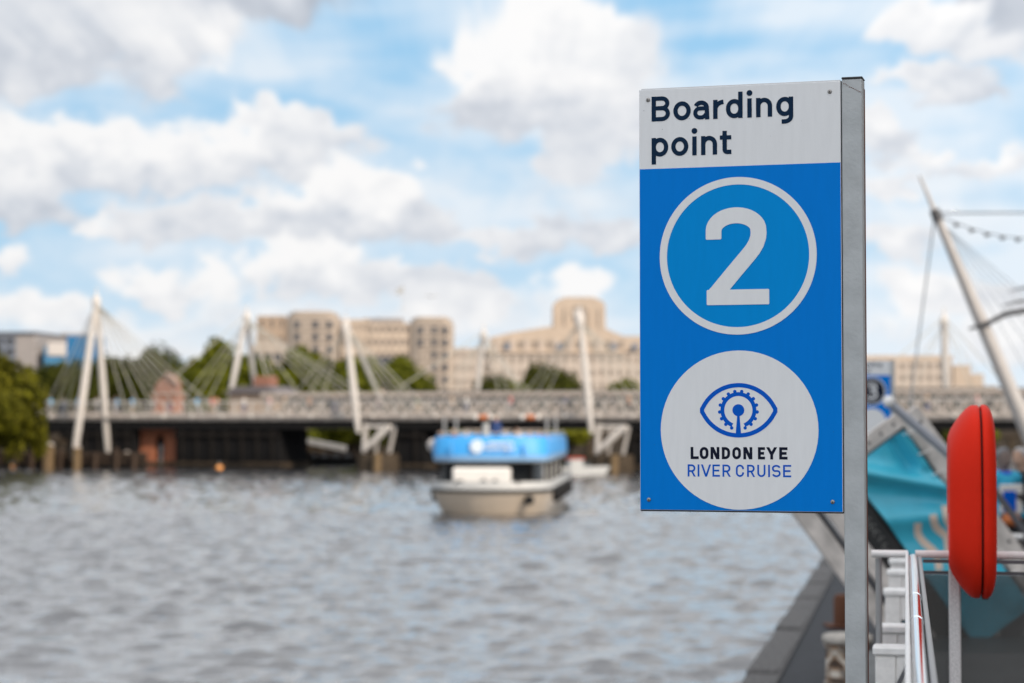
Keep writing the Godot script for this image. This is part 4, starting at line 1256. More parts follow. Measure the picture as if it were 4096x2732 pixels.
# glyphs with outer bounds x0..x1, base line yb, height h of capitals (or of the letter's own class), stroke w
func glyph(s: SurfaceTool, c: String, x0: float, x1: float, yb: float, cap: float, xh: float, w: float, z: float) -> void:
	var k := w * 0.5
	var xl := x0 + k
	var xr := x1 - k
	var xc := (x0 + x1) * 0.5
	var yt := yb + cap - k
	var yx := yb + xh - k
	var lo := yb + k
	var v := func(x: float, y: float) -> Vector2: return Vector2(x, y)
	var rx := (xr - xl) * 0.5
	match c:
		"B":
			stroke(s, [v.call(xl, yb), v.call(xl, yb + cap)], w, z)
			var ym := yb + cap * 0.525
			var r1 := (yt - ym) * 0.5
			var r2 := (ym - lo) * 0.5
			stroke(s, [v.call(xl, yt)] + arc(xr - r1 * 1.12 - w * 0.12, yt - r1, r1 * 1.12, r1, 90, -90) + [v.call(xl, ym)], w * 0.96, z)
			stroke(s, [v.call(xl, ym)] + arc(xr - r2 * 1.1, ym - r2, r2 * 1.1, r2, 90, -90) + [v.call(xl, lo)], w * 0.96, z)
		"o":
			stroke(s, loop_pts(xl, xr, lo, yx), w, z, true)
		"O":
			stroke(s, loop_pts(xl, xr, lo, yt), w, z, true)
		"a":
			var r := rx * 0.95
			stroke(s, arc(xc - rx * 0.02, yx - r * 0.86, r * 0.98, r * 0.86, 160, 0, 12) + [v.call(xr, yb)], w, z)
			var yb2 := yb + xh * 0.585
			var rb := (yb2 - lo) * 0.5
			stroke(s, [v.call(xr, yb2), v.call(xl + rb, yb2)] + arc(xl + rb, yb2 - rb, rb, rb, 90, 270, 12) + [v.call(xl + rb * 1.6, lo), v.call(xc + rx * 0.5, lo + w * 0.22), v.call(xr, lo + w * 0.95)], w * 0.92, z)
		"r":
			stroke(s, [v.call(xl, yb), v.call(xl, yb + xh)], w, z)
			stroke(s, arc(x1, yb + xh * 0.5, x1 - xl, xh * 0.5 - k, 180, 95, 10), w, z)
		"d", "g", "p":
			stroke(s, loop_pts(xl, xr, lo, yx), w, z, true)
			if c == "d":
				stroke(s, [v.call(xr, yb), v.call(xr, yb + cap * 1.045)], w, z)
			elif c == "p":
				stroke(s, [v.call(xl, yb - cap * 0.31), v.call(xl, yb + xh)], w, z)
			else:
				var yd := yb - cap * 0.30 + k
				stroke(s, [v.call(xr, yb + xh), v.call(xr, yd + rx * 0.8)] + arc(xr - rx * 1.05, yd + rx * 0.8, rx * 1.05, rx * 0.8, 0, -90, 10) + [v.call(xl + rx * 0.5, yd)], w, z)
		"i":
			stroke(s, [v.call(xc, yb), v.call(xc, yb + xh)], w, z)
			disc(s, v.call(xc, yb + cap * 0.975), w * 0.66, z)
		"n":
			stroke(s, [v.call(xl, yb), v.call(xl, yb + xh)], w, z)
			stroke(s, [v.call(xl, yb + xh * 0.4)] + arc(xc, yx - rx * 1.05, rx, rx * 1.05, 180, 0, 14) + [v.call(xr, yb)], w, z)
		"t":
			var xs := x0 + (x1 - x0) * 0.42
			stroke(s, [v.call(xs, yb + cap * 0.93), v.call(xs, lo + rx * 0.75)] + arc(xs + rx * 0.75, lo + rx * 0.75, rx * 0.75, rx * 0.75, 180, 270, 8) + [v.call(x1, lo)], w, z)
			stroke(s, [v.call(x0, yx), v.call(x1, yx)], w * 0.94, z)
		"L":
			stroke(s, [v.call(xl, yb + cap), v.call(xl, lo), v.call(x1, lo)], w, z)
		"I":
			stroke(s, [v.call(xc, yb), v.call(xc, yb + cap)], w, z)
		"N":
			stroke(s, [v.call(xl, yb), v.call(xl, yb + cap)], w, z)
			stroke(s, [v.call(xr, yb), v.call(xr, yb + cap)], w, z)
			slant(s, xl + k * 0.2, yb + cap, xr - k * 0.2, yb, w * 1.15, z)
		"E":
			stroke(s, [v.call(x1, yt), v.call(xl, yt), v.call(xl, lo), v.call(x1, lo)], w, z)
			stroke(s, [v.call(xl, yb + cap * 0.5), v.call(x1 - w * 0.35, yb + cap * 0.5)], w, z)
		"D":
			var r := minf(rx * 1.3, (yt - lo) * 0.5)
			stroke(s, [v.call(xl, lo), v.call(xl, yt), v.call(xr - r, yt)] + arc(xr - r, yt - r, r, r, 90, 0, 10) + arc(xr - r, lo + r, r, r, 0, -90, 10) + [v.call(xl - k, lo)], w, z)
		"Y":
			stroke(s, [v.call(xc, yb), v.call(xc, yb + cap * 0.46)], w, z)
			slant(s, xl + k * 0.15, yb + cap, xc, yb + cap * 0.40, w * 1.12, z)
			slant(s, xr - k * 0.15, yb + cap, xc, yb + cap * 0.40, w * 1.12, z)
		"V":
			slant(s, xl, yb + cap, xc, yb, w * 1.08, z)
			slant(s, xr, yb + cap, xc, yb, w * 1.08, z)
		"R":
			stroke(s, [v.call(xl, yb), v.call(xl, yb + cap)], w, z)
			var ym := yb + cap * 0.45
			var r := (yt - ym) * 0.5
			stroke(s, [v.call(xl, yt)] + arc(xr - r - w * 0.1, yt - r, r, r, 90, -90) + [v.call(xl, ym)], w, z)
			slant(s, xc + k * 0.2, ym, xr + k * 0.1, yb, w * 1.1, z)
		"C":
			var r := rx
			stroke(s, [v.call(xr, yt - r * 1.15), v.call(xr, yt - r)] + arc(xc, yt - r, r, r, 0, 180, 14) + arc(xc, lo + r, r, r, 180, 360, 14) + [v.call(xr, lo + r * 1.15)], w, z)
		"U":
			stroke(s, [v.call(xl, yb + cap), v.call(xl, lo + rx)] + arc(xc, lo + rx, rx, rx, 180, 360, 14) + [v.call(xr, yb + cap)], w, z)
		"S":
			var r := (yt - lo) * 0.25
			stroke(s, arc(xc, yt - r, rx, r, 15, 180, 12) + arc(xc - rx * 0.4, yt - r, rx * 0.6, r, 180, 265, 6) + arc(xc + rx * 0.4, lo + r, rx * 0.6, r, 85, 0, 6) + arc(xc, lo + r, rx, r, 0, -165, 12), w, z)

func letters(text: String, xs: Array, yb: float, cap: float, w: float, z: float, xh := 0.0) -> SurfaceTool:
	var s := st()
	for i in text.length():
		if text[i] != " ":
			glyph(s, text[i], xs[i * 2], xs[i * 2 + 1], yb, cap, xh if xh > 0.0 else cap * 0.72, w, z)
	return s


# ------------------------------------------------------------------ the signs
# panel coordinates: x from the panel's left edge, y down from its top, in metres
func boarding_sign(label: String, at: Vector3, turn: float, top: float, two: bool) -> void:
	var o := thing("boarding_sign", label, "sign", at, turn, "boarding point signs on the pier")
	var add := func(called: String, s: SurfaceTool, m: String, p0: Node = null) -> Node3D:
		var q := put(called, s, m, o if p0 == null else p0)
		if p0 == null:
			q.position.y = top
		return q
	add.call("backing_tray", span(st(), 0.004, 0.606, -1.2665, 0.0045, -0.034, -0.0062, 0.002), "sign_back")
	var panel: Node = add.call("panel", span(st(), 0.0, 0.6065, -1.2675, 0.0, -0.006, 0.0, 0.0012), "sign_white")
	add.call("blue_field", span(st(), 0.0012, 0.6053, -1.2663, -0.2410, 0.0001, 0.0006), "sign_blue")
	add.call("bottom_edge", span(st(), 0.002, 0.606, -1.2715, -1.2677, -0.030, -0.001), "gap_black")
	add.call("heading_lettering", letters("Boarding", [0.0387, 0.0954, 0.1054, 0.1588, 0.1659, 0.2156, 0.2270, 0.2606, 0.2657, 0.3160, 0.3296, 0.3438, 0.3564, 0.4044, 0.4165, 0.4671], -0.0975, 0.0755, 0.0133, 0.0009, 0.0575), "sign_navy")
	add.call("heading_lettering", letters("point", [0.0384, 0.0896, 0.0987, 0.1511, 0.1626, 0.1769, 0.1898, 0.2384, 0.2469, 0.2814], -0.2045, 0.0755, 0.0133, 0.0009, 0.0570), "sign_navy")
	var s := st()
	disc(s, Vector2(0.2985, -0.5093), 0.2145, 0.0010, 72)
	add.call("number_disc", s, "sign_circle_blue" if two else "sign_ink")
	s = st()
	stroke(s, arc(0.2985, -0.5093, 0.2248, 0.2240, 0, 360, 96), 0.0222, 0.0016, true)
	add.call("ring", s, "sign_print_white")
	s = st()
	if two:
		# the figure's arch, its sweep down, and its foot with softened corners
		var c: Array = [Vector2(0.2270, -0.4545), Vector2(0.2270, -0.4400)] + arc(0.2945, -0.4340, 0.0675, 0.0455, 178, 10, 18)
		c += [Vector2(0.3625, -0.4420), Vector2(0.3610, -0.4560), Vector2(0.3550, -0.4740), Vector2(0.3450, -0.4910), Vector2(0.3330, -0.5060), Vector2(0.2880, -0.5580), Vector2(0.2430, -0.6110), Vector2(0.2330, -0.6230)]
		stroke(s, c, 0.0475, 0.0022)
		disc(s, Vector2(0.2073, -0.4555), 0.0040, 0.0022, 12)
		disc(s, Vector2(0.2467, -0.4555), 0.0040, 0.0022, 12)
		stroke(s, [Vector2(0.2073, -0.4570), Vector2(0.2467, -0.4570)], 0.0050, 0.0022)
		var f := rounded(0.2056, 0.3932, -0.6555, -0.6100, 0.0035, 4)
		prism(s, f, 0.0018, 0.0027)
		prism(s, PackedVector2Array([Vector2(0.2056, -0.6500), Vector2(0.2056, -0.6215), Vector2(0.2080, -0.6155), Vector2(0.2180, -0.6030), Vector2(0.2700, -0.6100)]), 0.0018, 0.0024)
	else:
		stroke(s, arc(0.2985, -0.4400, 0.066, 0.050, 170, -75, 18) + [Vector2(0.270, -0.494)], 0.042, 0.0022)
		stroke(s, [Vector2(0.270, -0.498)] + arc(0.2985, -0.565, 0.072, 0.067, 70, -165, 20), 0.042, 0.0022)
	add.call("number", s, "sign_print_white")
	s = st()
	disc(s, Vector2(0.3005, -1.0277), 0.2360, 0.0012, 72)
	add.call("emblem_disc", s, "sign_print_white")
	if two:
		s = st()
		# the eye: two arcs with rounded corners
		var c := Vector2(0.2998, -0.9692)
		var eye := []
		for half in [0, 1]:
			var base := 0.0 if half == 0 else 180.0
			for i in 25:
				var a := deg_to_rad(base + lerpf(27.5, 152.5, i / 24.0))
				var sg := 1.0 if half == 0 else -1.0
				eye.append(c + Vector2(cos(a) * 0.1195, sin(a) * 0.1195 - sg * 0.0450))
			var xe := -0.1095 if half == 0 else 0.1095
			eye.append(c + Vector2(xe, 0.0045 if half == 0 else -0.0045))
			eye.append(c + Vector2(xe, -0.0045 if half == 0 else 0.0045))
		stroke(s, eye, 0.0128, 0.0018, true)
		# the wheel with its sixteen pods, the hub and its stand
		var hub := Vector2(0.2994, -0.9690)
		stroke(s, arc(hub.x, hub.y, 0.0480, 0.0480, -68, 248, 48), 0.0118, 0.0018)
		for i in 16:
			var a := deg_to_rad(90.0 + (i - 7.5) * 21.2)
			disc(s, hub + Vector2(cos(a), sin(a)) * 0.0563, 0.0053, 0.0018, 12)
		disc(s, hub, 0.0179, 0.0018, 28)
		quad(s, Vector3(hub.x - 0.0036, hub.y - 0.015, 0.0021), Vector3(hub.x + 0.0036, hub.y - 0.015, 0.0021), Vector3(hub.x + 0.0082, hub.y - 0.0715, 0.0021), Vector3(hub.x - 0.0082, hub.y - 0.0715, 0.0021), Vector3.BACK)
		add.call("emblem", s, "emblem_blue")
		add.call("name_lettering", letters("LONDON EYE", [0.1551, 0.1795, 0.1828, 0.2091, 0.2153, 0.2421, 0.2493, 0.2741, 0.2808, 0.3066, 0.3138, 0.3406, 0, 0, 0.3573, 0.3783, 0.3817, 0.4147, 0.4204, 0.4451], -1.1145, 0.0362, 0.0083, 0.0018), "sign_ink")
		add.call("name_lettering", letters("RIVER CRUISE", [0.1460, 0.1700, 0.1766, 0.1810, 0.1866, 0.2165, 0.2208, 0.2432, 0.2510, 0.2755, 0, 0, 0.2912, 0.3155, 0.3246, 0.3480, 0.3552, 0.3795, 0.3882, 0.3920, 0.3986, 0.4245, 0.4317, 0.4556], -1.1665, 0.0362, 0.0054, 0.0018), "emblem_blue")
	for q in [Vector2(0.0277, -0.0312), Vector2(0.5750, -0.0306), Vector2(0.0272, -1.2368), Vector2(0.5765, -1.2375)]:
		var sc: Node3D = add.call("screw", tube(st(), [Vector3(0, 0, 0.0006), Vector3(0, 0, 0.0022), Vector3(0, 0, 0.0036), Vector3(0, 0, 0.0042)], [0.0064, 0.0062, 0.0048, 0.0012], 16), "screw")
		sc.position += Vector3(q.x, q.y, 0)
		var x := st()
		box(x, Vector3(0, 0, 0.0042), Vector3(0.0058, 0.0013, 0.0009), 0.0, Basis(Vector3.BACK, 0.4))
		box(x, Vector3(0, 0, 0.0043), Vector3(0.0013, 0.0058, 0.0009), 0.0, Basis(Vector3.BACK, 0.4))
		add.call("slot", x, "screw_slot", sc)
	# the square tube post on the right
	add.call("gap", span(st(), 0.6067, 0.6098, -1.268, 0.0, -0.030, -0.004), "gap_black")
	add.call("post", span(st(), 0.6100, 0.6705, -top, 0.0040, -0.058, 0.0015, 0.0028), "post_grey")
	add.call("post_seam", span(st(), 0.6703, 0.6716, -top, -0.02, -0.0585, -0.040, 0.0004), "rust_edge")
	add.call("post_cap", span(st(), 0.6095, 0.6715, 0.0042, 0.0105, -0.0595, 0.0025, 0.002), "cap_black")
	for y in [-0.25, -1.0]:
		add.call("bracket", span(st(), 0.56, 0.6098, y - 0.03, y + 0.03, -0.050, -0.0345, 0.002), "post_grey")
	if two:
		s = st()
		var r := RandomNumberGenerator.new()
		r.seed = 3
		for i in 26:
			var t := i / 25.0
			ball(s, Vector3(0.6155 + 0.0535 * t, -0.0085 - 0.030 * t + r.randf_range(-0.002, 0.002), 0.0016), r.randf_range(0.0006, 0.0017), 0.8, 6)
		add.call("weld_scar", s, "rust_edge")
		s = st()
		for i in 70:
			var yy := -r.randf_range(0.02, 2.2)
			ball(s, Vector3(r.randf_range(0.614, 0.668), yy, 0.0014), r.randf_range(0.0004, 0.0012), 0.7, 6)
		tag(add.call("paint_drips", s, "post_grey"), "", "", "", "stuff")
		s = st()
		for i in 34:
			ball(s, Vector3(r.randf_range(0.01, 0.6), -r.randf_range(0.01, 1.26), 0.0006), r.randf_range(0.0004, 0.0010), 0.8, 6)
		tag(add.call("grit_specks", s, "screw_slot"), "", "", "", "stuff")

func make_signs() -> void:
	boarding_sign("tall blue and white sign reading Boarding point 2, sharp in the foreground", Vector3(0.3848, 3.35, -6.1698), -16.23, 2.6505, true)
	boarding_sign("distant blurred blue sign with a white 3 on black, half behind the grey post", Vector3(5.697, 2.9, -34.17), -16.23, 3.10, false)


# ------------------------------------------------------------------ the pier's rails and posts
const PIER_TURN := -11.1

func pier(lat: float, y: float, a: float) -> Vector3:
	return Basis(Vector3.UP, deg_to_rad(PIER_TURN)) * Vector3(lat, y, -a)

func make_pier() -> void:
	var o := thing("fender_strip", "weathered grey timber strip along the pontoon's river edge", "dock edge", Vector3.ZERO, PIER_TURN)
	for i in 30:
		put("plank", span(st(), -1.63, -1.273, 2.30, 2.57 + 0.02 * sin(i * 2.3), -38.3 + i * 1.4, -36.93 + i * 1.4, 0.03), "fender_grey", o)
	put("waling", span(st(), -1.56, -1.273, 1.5, 2.2, -38.2, 4.0, 0.05), "deck_side", o)
	put("steel_lip", span(st(), -1.27, -1.24, 2.603, 2.63, -38.2, 4.0, 0.01), "fender_grey", o)

	var b := thing("mooring_bollard", "stubby cream mooring bollard with rusty stains on the dark pontoon", "bollard", Vector3(3.08, 2.6, -18.9), 0.0)
	put("body", tube(st(), [Vector3(0, 0.0, 0), Vector3(0, 0.02, 0), Vector3(0, 0.31, 0), Vector3(0, 0.36, 0), Vector3(0, 0.365, 0)], [0.22, 0.20, 0.20, 0.22, 0.21], 24), "bollard_cream", b)
	put("cap", tube(st(), [Vector3(0, 0.366, 0), Vector3(0, 0.375, 0), Vector3(0, 0.43, 0), Vector3(0, 0.445, 0)], [0.22, 0.232, 0.232, 0.20], 24), "bollard_cap", b)
	b = thing("small_bollard", "small rusty brown bollard on the pontoon just left of the grey post", "bollard", Vector3(3.86, 2.6, -24.0), 0.0)
	put("body", tube(st(), [Vector3(0, 0, 0), Vector3(0, 0.34, 0), Vector3(0, 0.38, 0)], [0.11, 0.11, 0.07], 16), "rust_brown", b)
	put("base_plate", span(st(), -0.2, 0.2, 0.0, 0.03, -0.2, 0.2), "rust_brown", b)

	# white box posts along the pier's edge
	var where := ["nearest and largest", "second nearest", "middle", "second farthest", "farthest and smallest"]
	var dist := [8.29, 9.15, 11.08, 12.5, 13.5]
	for i in 5:
		var w := thing("edge_post", "white capped box post beside the railing, %s of the row of five" % where[i], "post", pier(-0.092, 3.35, dist[i]), PIER_TURN, "white box posts along the pier edge")
		put("cheek", span(st(), -0.066, 0.015, 0.0, 0.725, -0.05, 0.05, 0.006), "box_white", w)
		put("cheek", span(st(), 0.053, 0.066, 0.0, 0.725, -0.05, 0.05, 0.004), "box_white", w)
		put("lintel", span(st(), 0.0155, 0.0525, 0.60, 0.725, -0.05, 0.046, 0.004), "box_white", w)
		put("inset", span(st(), 0.0155, 0.0525, 0.0, 0.597, -0.04, 0.0), "box_slot", w)
		put("cap", span(st(), -0.076, 0.076, 0.7255, 0.762, -0.06, 0.06, 0.008), "rail_white", w)
		if i == 0:
			put("stay", bar(st(), Vector3(0.07, 0.71, 0.055), Vector3(0.015, 0.60, 0.055), 0.016, 0.016), "strut_dark", w)
			put("cable", tube(st(), [Vector3(0.0, 0.50, 0.06), Vector3(-0.02, 0.42, 0.07), Vector3(-0.05, 0.36, 0.06), Vector3(-0.06, 0.2, 0.05)], [0.007], 6), "strut_dark", w)

	# the railing: a short end rail, the long side rail with its chrome tube, and the cross rail with tinted panels
	o = thing("side_railing", "white side railing with a shiny chrome handrail running towards the viewer", "railing", Vector3.ZERO, PIER_TURN)
	put("end_rail", tube(st(), [Vector3(-0.178, 4.45, -8.65), Vector3(-0.03, 4.45, -8.65)], [0.0155], 12), "rail_white", o)
	put("end_leg", tube(st(), [Vector3(-0.150, 3.35, -8.68), Vector3(-0.150, 4.43, -8.68)], [0.014], 10), "rail_grey", o)
	put("side_rail", bar(st(), Vector3(-0.034, 4.447, -8.66), Vector3(-0.006, 4.447, -1.6), 0.012, 0.030, 0.003), "rail_white", o)
	put("handrail", tube(st(), [Vector3(-0.010, 4.435, -8.6), Vector3(0.022, 4.435, -1.6)], [0.0185], 20), "chrome", o)
	for a in [6.7, 5.9]:
		var t: float = (8.6 - a) / 7.0
		put("sleeve", tube(st(), [Vector3(-0.010 + 0.032 * t, 4.435, -a - 0.02), Vector3(-0.010 + 0.032 * t, 4.435, -a + 0.02)], [0.0205], 20), "chrome", o)
	put("inner_rail", bar(st(), Vector3(0.018, 4.43, -8.6), Vector3(0.052, 4.43, -1.6), 0.014, 0.03, 0.003), "rail_grey", o)
	for a in [2.0, 5.2]:
		put("leg", tube(st(), [Vector3(0.0, 3.35, -a), Vector3(0.0, 4.42, -a)], [0.016], 10), "rail_post", o)
	o = thing("cross_railing", "white cross railing with tinted panels under the red lifebuoy case", "railing", Vector3.ZERO, PIER_TURN)
	put("top_rail", tube(st(), [Vector3(0.0, 4.45, -8.65), Vector3(2.6, 4.45, -8.65)], [0.0165], 12), "rail_white", o)
	for x in [0.19, 1.4, 2.58]:
		put("rail_clamp", tube(st(), [Vector3(x - 0.02, 4.45, -8.65), Vector3(x + 0.02, 4.45, -8.65)], [0.0195], 12), "rail_post", o)
	put("under_rail", bar(st(), Vector3(0.03, 4.422, -8.655), Vector3(2.6, 4.422, -8.655), 0.014, 0.03), "strut_dark", o)
	put("corner_leg", bar(st(), Vector3(0.016, 3.35, -8.65), Vector3(0.006, 4.43, -8.65), 0.022, 0.03, 0.004), "rail_post", o)
	put("panel_rim", span(st(), 0.03, 2.6, 4.362, 4.376, -8.744, -8.732), "strut_dark", o)
	put("glass_panel", span(st(), 0.03, 2.6, 3.42, 4.361, -8.743, -8.735), "tinted_glass", o)
	put("foot_rail", bar(st(), Vector3(0.03, 3.40, -8.64), Vector3(2.6, 3.40, -8.64), 0.03, 0.04), "rail_post", o)
	put("end_post", bar(st(), Vector3(2.6, 3.35, -8.65), Vector3(2.6, 4.45, -8.65), 0.04, 0.04), "rail_post", o)


# ------------------------------------------------------------------ the gangway with its banner
const B_AT := Vector3(3.27, 4.52, -20.0)
const B_LONG := Vector3(0.590, -0.807, 0)
const B_WIDE := Vector3(0.807, 0.590, 0)

func fold(x: float, y: float) -> float:
	# how far the cloth stands out, at a place of the world's x and y
	var ridge := func(ax: float, ay: float, bx: float, by: float, w: float) -> float:
		var d := Vector2(bx - ax, by - ay)
		var t := clampf((Vector2(x, y) - Vector2(ax, ay)).dot(d) / d.length_squared(), -0.2, 1.1)
		var q := Vector2(x, y) - Vector2(ax, ay) - d * t
		return exp(-q.length_squared() / (w * w))
	var z: float = 0.17 * ridge.call(3.42, 4.50, 4.28, 4.345, 0.085)
	z += 0.09 * ridge.call(3.45, 4.02, 4.25, 4.10, 0.13)
	z += 0.08 * ridge.call(3.80, 4.90, 3.98, 4.60, 0.07)
	z -= 0.09 * ridge.call(3.72, 4.80, 3.86, 4.58, 0.06)
	z += 0.10 * clampf(y - 4.5, 0.0, 1.0)
	z += 0.03 * ridge.call(3.9, 3.6, 4.6, 3.5, 0.16)
	z += 0.035 * ridge.call(4.2, 3.95, 4.8, 3.3, 0.10)
	return z

func make_banner() -> void:
	var o := thing("gangway_frame", "sloping beige gangway frame with a dark lettered band, behind the teal banner", "gangway", Vector3.ZERO)
	var turn := Basis(B_LONG, B_WIDE, B_LONG.cross(B_WIDE))
	var strip := func(called: String, a0: float, a1: float, w0: float, w1: float, z0: float, z1: float, m: String) -> void:
		put(called, box(st(), B_AT + B_LONG * (a0 + a1) * 0.5 + B_WIDE * (w0 + w1) * 0.5 + Vector3(0, 0, (z0 + z1) * 0.5), Vector3(a1 - a0, w1 - w0, z1 - z0), 0.01, turn), m, o)
	strip.call("lettered_band", -0.1, 2.2, -0.245, -0.012, -0.06, -0.02, "band_black")
	strip.call("beam", -0.5, 2.3, -0.42, -0.255, -0.12, -0.03, "strut_beige")
	strip.call("beam_dark_strip", -0.5, 2.3, -0.485, -0.425, -0.20, -0.12, "strut_dark")  # dark strip set back between the two beams
	strip.call("beam", -0.6, 2.3, -0.68, -0.49, -0.16, -0.04, "strut_beige")
	strip.call("head_beam", -0.17, -0.02, -0.75, 0.70, -0.06, 0.03, "strut_beige")
	strip.call("right_beam", -0.1, 2.4, 0.70, 0.93, -0.12, -0.03, "strut_beige")
	strip.call("right_rail", 0.9, 2.4, 1.02, 1.08, -0.10, -0.04, "strut_dark")
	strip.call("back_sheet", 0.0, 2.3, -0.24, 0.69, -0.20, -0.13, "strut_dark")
	put("pole", tube(st(), [Vector3(3.58, 5.165, -19.4), Vector3(4.52, 4.345, -19.4)], [0.042], 12), "pole_silver", o)
	# bolts along the beams and cords that lace the cloth to them
	for i in 5:
		put("bolt", ball(st(), B_AT + B_LONG * -0.095 + B_WIDE * (0.02 + i * 0.15) + Vector3(0, 0, 0.03), 0.016, 1.0, 8), "dark_gear", o)
	for i in 9:
		put("bolt", ball(st(), B_AT + B_LONG * (0.05 + i * 0.24) + B_WIDE * 0.86 + Vector3(0, 0, -0.03), 0.016, 1.0, 8), "dark_gear", o)
		put("lacing", tube(st(), [B_AT + B_LONG * (0.03 + i * 0.24) + B_WIDE * 0.63 + Vector3(0, 0, 0.12), B_AT + B_LONG * (0.06 + i * 0.24) + B_WIDE * 0.70 + Vector3(0, 0, 0.05), B_AT + B_LONG * (0.08 + i * 0.24) + B_WIDE * 0.76 + Vector3(0, 0, -0.02)], [0.008], 6), "rail_white", o)
	put("pole_cap", ball(st(), Vector3(3.57, 5.18, -19.4), 0.06, 1.0, 10), "rail_white", o)
	# small pale marks printed along the dark band
	var s := st()
	var r := RandomNumberGenerator.new()
	r.seed = 2
	for i in 9:
		var c := B_AT + B_LONG * (0.22 + i * 0.075) + B_WIDE * (-0.13 + r.randf_range(-0.02, 0.02))
		stroke(s, arc(c.x, c.y, 0.028, 0.028, r.randf_range(0, 90), r.randf_range(200, 360), 10), 0.012, -20.0 + -0.0195)
	put("band_print", s, "pale_print", o)
	# legs down to the deck
	for q in [Vector3(4.7, 2.75, -20.1), Vector3(5.35, 3.0, -20.1)]:
		put("leg", bar(st(), Vector3(q.x, 2.6, q.z), Vector3(q.x, q.y + 0.35, q.z), 0.10, 0.08), "strut_beige", o)

	o = thing("teal_banner", "crumpled teal fabric banner with beige wave stripes, tied to the sloping gangway", "banner", Vector3.ZERO)
	s = st()
	var nl := 76
	var nw := 26
	var grid := []
	for i in nl + 1:
		for j in nw + 1:
			var q := B_AT + B_LONG * (2.118 * i / nl) + B_WIDE * (0.66 * j / nw)
			q.z += fold(q.x, q.y)
			grid.append(q)
	for i in nl:
		for j in nw:
			var k := i * (nw + 1) + j
			quad(s, grid[k], grid[k + 1], grid[k + nw + 2], grid[k + nw + 1], Vector3.BACK, 1)
	put("cloth", s, "teal_fabric", o)
	var wave := func(pts: Array) -> void:
		var line := []
		for i in pts.size() - 1:
			for k in 6:
				var p0: Vector2 = pts[maxi(i - 1, 0)]
				var p3: Vector2 = pts[mini(i + 2, pts.size() - 1)]
				line.append((pts[i] as Vector2).cubic_interpolate(pts[i + 1], p0, p3, k / 6.0))
		line.append(pts[-1])
		var ws := st()
		for i in line.size() - 1:
			var d: Vector2 = (line[i + 1] - line[i]).normalized().orthogonal() * 0.036
			var d2: Vector2 = (line[mini(i + 2, line.size() - 1)] - line[i]).normalized().orthogonal() * 0.036 if i + 2 < line.size() else d
			var f := func(v: Vector2) -> Vector3: return Vector3(v.x, v.y, -20.0 + fold(v.x, v.y) + 0.006)
			quad(ws, f.call(line[i] + d), f.call(line[i + 1] + d2), f.call(line[i + 1] - d2), f.call(line[i] - d), Vector3.BACK, 1)
		put("wave_stripe", ws, "wave_beige", o)
	wave.call([Vector2(3.935, 4.01), Vector2(3.948, 3.90), Vector2(4.01, 3.815), Vector2(4.085, 3.75), Vector2(4.13, 3.68), Vector2(4.15, 3.55)])
	wave.call([Vector2(4.071, 4.095), Vector2(4.088, 4.022), Vector2(4.122, 3.958), Vector2(4.186, 3.907), Vector2(4.224, 3.865), Vector2(4.24, 3.76), Vector2(4.26, 3.62)])
	wave.call([Vector2(4.20, 4.18), Vector2(4.205, 4.09), Vector2(4.225, 4.02), Vector2(4.29, 3.95), Vector2(4.34, 3.89), Vector2(4.36, 3.78)])
	wave.call([Vector2(4.33, 4.16), Vector2(4.34, 4.05), Vector2(4.40, 3.97), Vector2(4.47, 3.90), Vector2(4.50, 3.80)])


